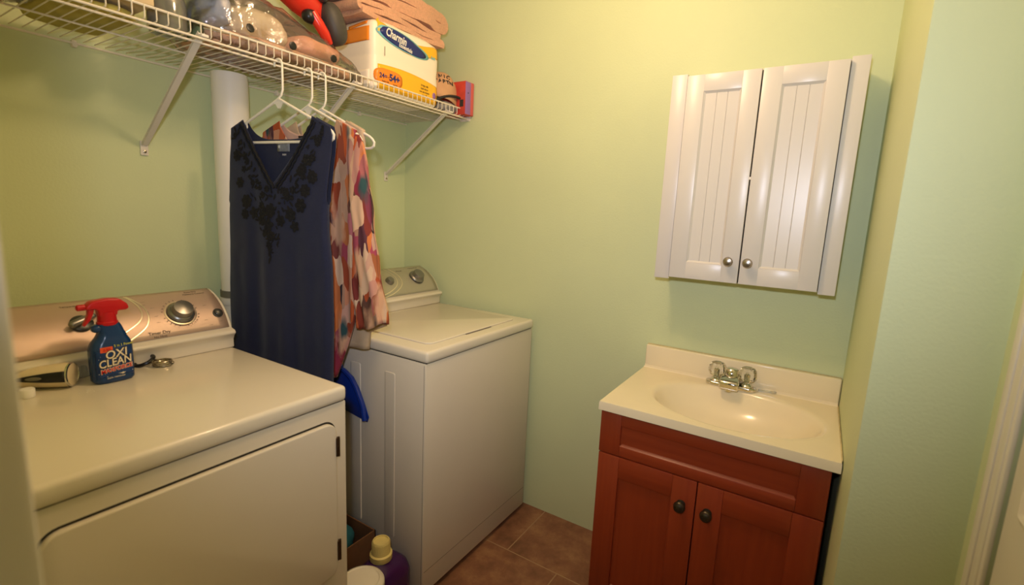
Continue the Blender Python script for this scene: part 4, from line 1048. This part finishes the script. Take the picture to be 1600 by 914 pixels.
b = MB(); b.box((-.1600, -1.6475, 1.508), (-.150, -1.6435, 1.516)); b.build('door_catch', M['white_ink'], cb)

# ------------------------------------------------------------------ vanity
va = thing('vanity_cabinet', 'reddish brown wooden vanity cabinet under the cream sink top', 'cabinet', (-.23, -1.644, 0))
VY0, VY1, VXF, VZT = -1.955, -1.336, -.442, .776
b = MB(); b.box((VXF, VY0, .09), (-.003, VY0+.016, VZT)).box((VXF, VY1-.016, .09), (-.003, VY1, VZT)).box((VXF, VY0+.016, .09), (-.003, VY1-.016, .106)).box((-.012, VY0+.016, .106), (-.003, VY1-.016, VZT))
b.box((VXF, VY0+.016, .106), (VXF+.018, VY0+.05, VZT)).box((VXF, VY1-.05, .106), (VXF+.018, VY1-.016, VZT)).box((VXF, VY0+.05, .60), (VXF+.018, VY1-.05, .65)).box((VXF, VY0+.05, .74), (VXF+.018, VY1-.05, VZT))
b.build('carcass', M['wood'], va)
b = MB(); b.box((-.375, VY0+.01, 0), (-.36, VY1-.01, .09)).box((-.36, VY0+.004, 0), (-.01, VY0+.018, .09)).box((-.36, VY1-.018, 0), (-.01, VY1-.004, .09)); b.build('toe_kick', M['wood_h'], va)
def shaker(y0, y1, z0, z1, st, rl, rh, name, hor=False):
    x0, x1 = -.463, VXF-.0005
    b = MB(); b.box((x0+.009, y0+st-.004, z0+rl-.004), (x1-.002, y1-st+.004, z1-rh+.004)); d_ = b.build(name, M['wood_h'] if hor else M['wood'], va, smooth=False)
    for a_, c_ in ((y0, y0+st), (y1-st, y1)):
        b = MB(); b.box((x0, a_, z0), (x1, c_, z1), .0018); b.build('stile', M['wood'], d_)
    for a_, c_ in ((z0, z0+rl), (z1-rh, z1)):
        b = MB(); b.box((x0, y0+st, a_), (x1, y1-st, c_), .0015); b.build('rail', M['wood_h'], d_)
    b = MB(); ya, yb_, za = y0+st, y1-st, z0+rl
    b.quad([(x0+.001, ya, za), (x0+.001, yb_, za), (x0+.0095, yb_-.006, za+.007), (x0+.0095, ya+.006, za+.007)])
    b.build('inner_bevel', M['wood_h'], d_, smooth=False)
    return d_
shaker(-1.953, -1.337, .631, .772, .067, .033, .041, 'drawer_front', True)
dL = shaker(-1.6425, -1.338, .10, .6275, .069, .07, .071, 'door')
dR = shaker(-1.952, -1.6455, .10, .6275, .069, .07, .071, 'door')
for d_, y in ((dL, -1.6045), (dR, -1.678)):
    kb = MB(); kb.lathe([(.013, 0), (.013, .002), (.006, .004), (.006, .011), (.0125, .015), (.0168, .019), (.0168, .023), (.0135, .028), (.006, .031), (.0005, .0315)], (-.463, y, .545), (-1, 0, 0), 28)
    k_ = kb.build('knob', M['bronze'], d_)
    kb = MB(); kb.lathe([(.0145, .0275), (.0150, .0285), (.0105, .0305), (.0100, .0292)], (-.463, y, .545), (-1, 0, 0), 28, caps=False); kb.build('knob_ring', M['hinge'], k_)
# top with basin
vt = thing('vanity_sink', 'cream moulded sink top with oval basin and backsplash', 'sink', (-.24, -1.652, .777))
TX0, TX1, TY0, TY1, TTZ, TBZ = -.4835, -.003, -1.969, -1.334, .804, .7765
BCX, BCY, BA, BB = -.262, -1.688, .182, .247     # ellipse: x half, y half
b = MB(); n = 96; angs = [2*pi*k/n for k in range(n)]
def rect_pt(a):
    dx, dy = cos(a), sin(a); t = 1e9
    for lim, c0, d_ in ((TX0, BCX, dx), (TX1, BCX, dx), (TY0, BCY, dy), (TY1, BCY, dy)):
        if abs(d_) > 1e-9:
            s = (lim-c0)/d_
            if s > 0: t = min(t, s)
    return BCX+dx*t, BCY+dy*t
rings = []
corner = [math.atan2(y-BCY, x-BCX) % (2*pi) for x in (TX0, TX1) for y in (TY0, TY1)]
for c_ in corner:
    k = min(range(n), key=lambda i: abs(angs[i]-c_)); angs[k] = c_
def ring(f): rings.append([b.bm.verts.new(f(a)) for a in angs])
def ell(a, s, z):
    # same direction as the outer ring for clean quads
    t = 1/sqrt((cos(a)/BA)**2+(sin(a)/BB)**2); return (BCX+cos(a)*t*s, BCY+sin(a)*t*s, z)
def lerp3(p, q, f): return tuple(p[i]+(q[i]-p[i])*f for i in range(3))
ring(lambda a: (*rect_pt(a), TBZ))
ring(lambda a: (*rect_pt(a), TTZ-.005))
ring(lambda a: lerp3((*rect_pt(a), TTZ), ell(a, 1.06, TTZ), .012))
for f in (.3, .6, .85): ring(lambda a, f=f: lerp3((*rect_pt(a), TTZ), ell(a, 1.04, TTZ), f))
for s, z in ((1.035, 0), (1.01, -.0012), (.985, -.004), (.96, -.010), (.92, -.024), (.86, -.045), (.78, -.066), (.66, -.088), (.5, -.106), (.34, -.117), (.2, -.122), (.10, -.125)): ring(lambda a, s=s, z=z: ell(a, s, TTZ+z))
for A, B in zip(rings, rings[1:]):
    for k in range(n): b.bm.faces.new((A[k], A[(k+1) % n], B[(k+1) % n], B[k]))
b.bm.faces.new(rings[-1])
b.build('basin_top', M['marble'], vt, ang=65)
b = MB(); b.box((-.024, TY0, TTZ-.002), (-.002, TY1, .891), .004, 3); 
b.prism([(-.026, TY0+.001, TTZ-.001), (-.023, TY0+.001, TTZ+.012), (-.020, TY0+.001, TTZ+.014), (-.020, TY0+.001, TTZ-.002), (-.040, TY0+.001, TTZ-.002), (-.034, TY0+.001, TTZ+.003)][::-1], (0, TY1-TY0-.002, 0)); b.build('backsplash', M['marble'], vt)
b = MB(); b.lathe([(.021, 0), (.022, .002), (.017, .004), (.012, .001), (.001, .001)], (BCX, BCY, TTZ-.1255), n=28); b.build('drain', M['chrome'], vt)
b = MB(); b.box((TX0+.02, TY0-.002, TTZ-.004), (-.004, TY0+.0015, TTZ+.0016), .001).box((-.018, TY0-.002, TTZ), (-.003, TY0+.0015, .889), .001).box((-.004, TY0, .889), (-.0005, TY1, .8925), .001); b.build('caulk_line', M['caulk'], vt)
# faucet
fa = thing('faucet', 'chrome faucet with two clear round handles behind the basin', 'faucet', (-.062, -1.652, TTZ))
b = MB(); b.prism([(x, y, TTZ) for x, y in rrect(-.088, -1.734, -.040, -1.570, .022)], (0, 0, .014), .004, 3); b.build('base_plate', M['chrome'], fa, ang=50)
b = MB(); b.prism([(x, -1.652-.031, TTZ+z) for x, z in ((-.040, .013), (-.040, .038), (-.055, .048), (-.078, .049), (-.100, .044), (-.122, .037), (-.130, .030), (-.128, .007), (-.118, .005), (-.095, .013))], (0, .062, 0), .006, 3)
spo = b.build('spout', M['chrome'], fa, ang=50)
b = MB(); b.lathe([(.011, -.006), (.011, .006)], (-.116, -1.652, TTZ+.007), n=20); b.build('aerator', M['chrome'], spo)
b = MB(); b.lathe([(.028, .042), (.028, .050), (.025, .062), (.018, .069), (.001, .071)], (-.066, -1.652, TTZ), n=24); b.build('hub', M['chrome'], fa)
for y in (-1.604, -1.702):
    b = MB(); b.lathe([(.021, .012), (.021, .018), (.016, .024), (.011, .028), (.011, .034)], (-.064, y, TTZ), n=28); st = b.build('handle_stem', M['chrome'], fa)
    b = MB(); n_ = 8; prof = []
    prof = [(.012, .030), (.021, .036), (.0285, .047), (.0295, .057), (.0275, .069), (.021, .079), (.013, .082), (.001, .082)]
    b.lathe(prof, (-.064, y, TTZ), n=10); b.build('clear_handle', M['acrylic'], st, smooth=False)
    b = MB(); b.lathe([(.006, .034), (.007, .056), (.002, .060)], (-.064, y, TTZ), n=14); b.build('handle_core', M['chrome'], st)
b = MB(); b.tube([(-.048, -1.738, TTZ+.0045), (-.036, -1.79, TTZ+.0045)], .0045, 12); b.tube([(-.0365, -1.788, TTZ+.0045), (-.0355, -1.793, TTZ+.0045)], .0036, 12)
tag(b.build('plastic_stick', M['clearstick']), 'short clear plastic stick lying right of the faucet', 'stick')
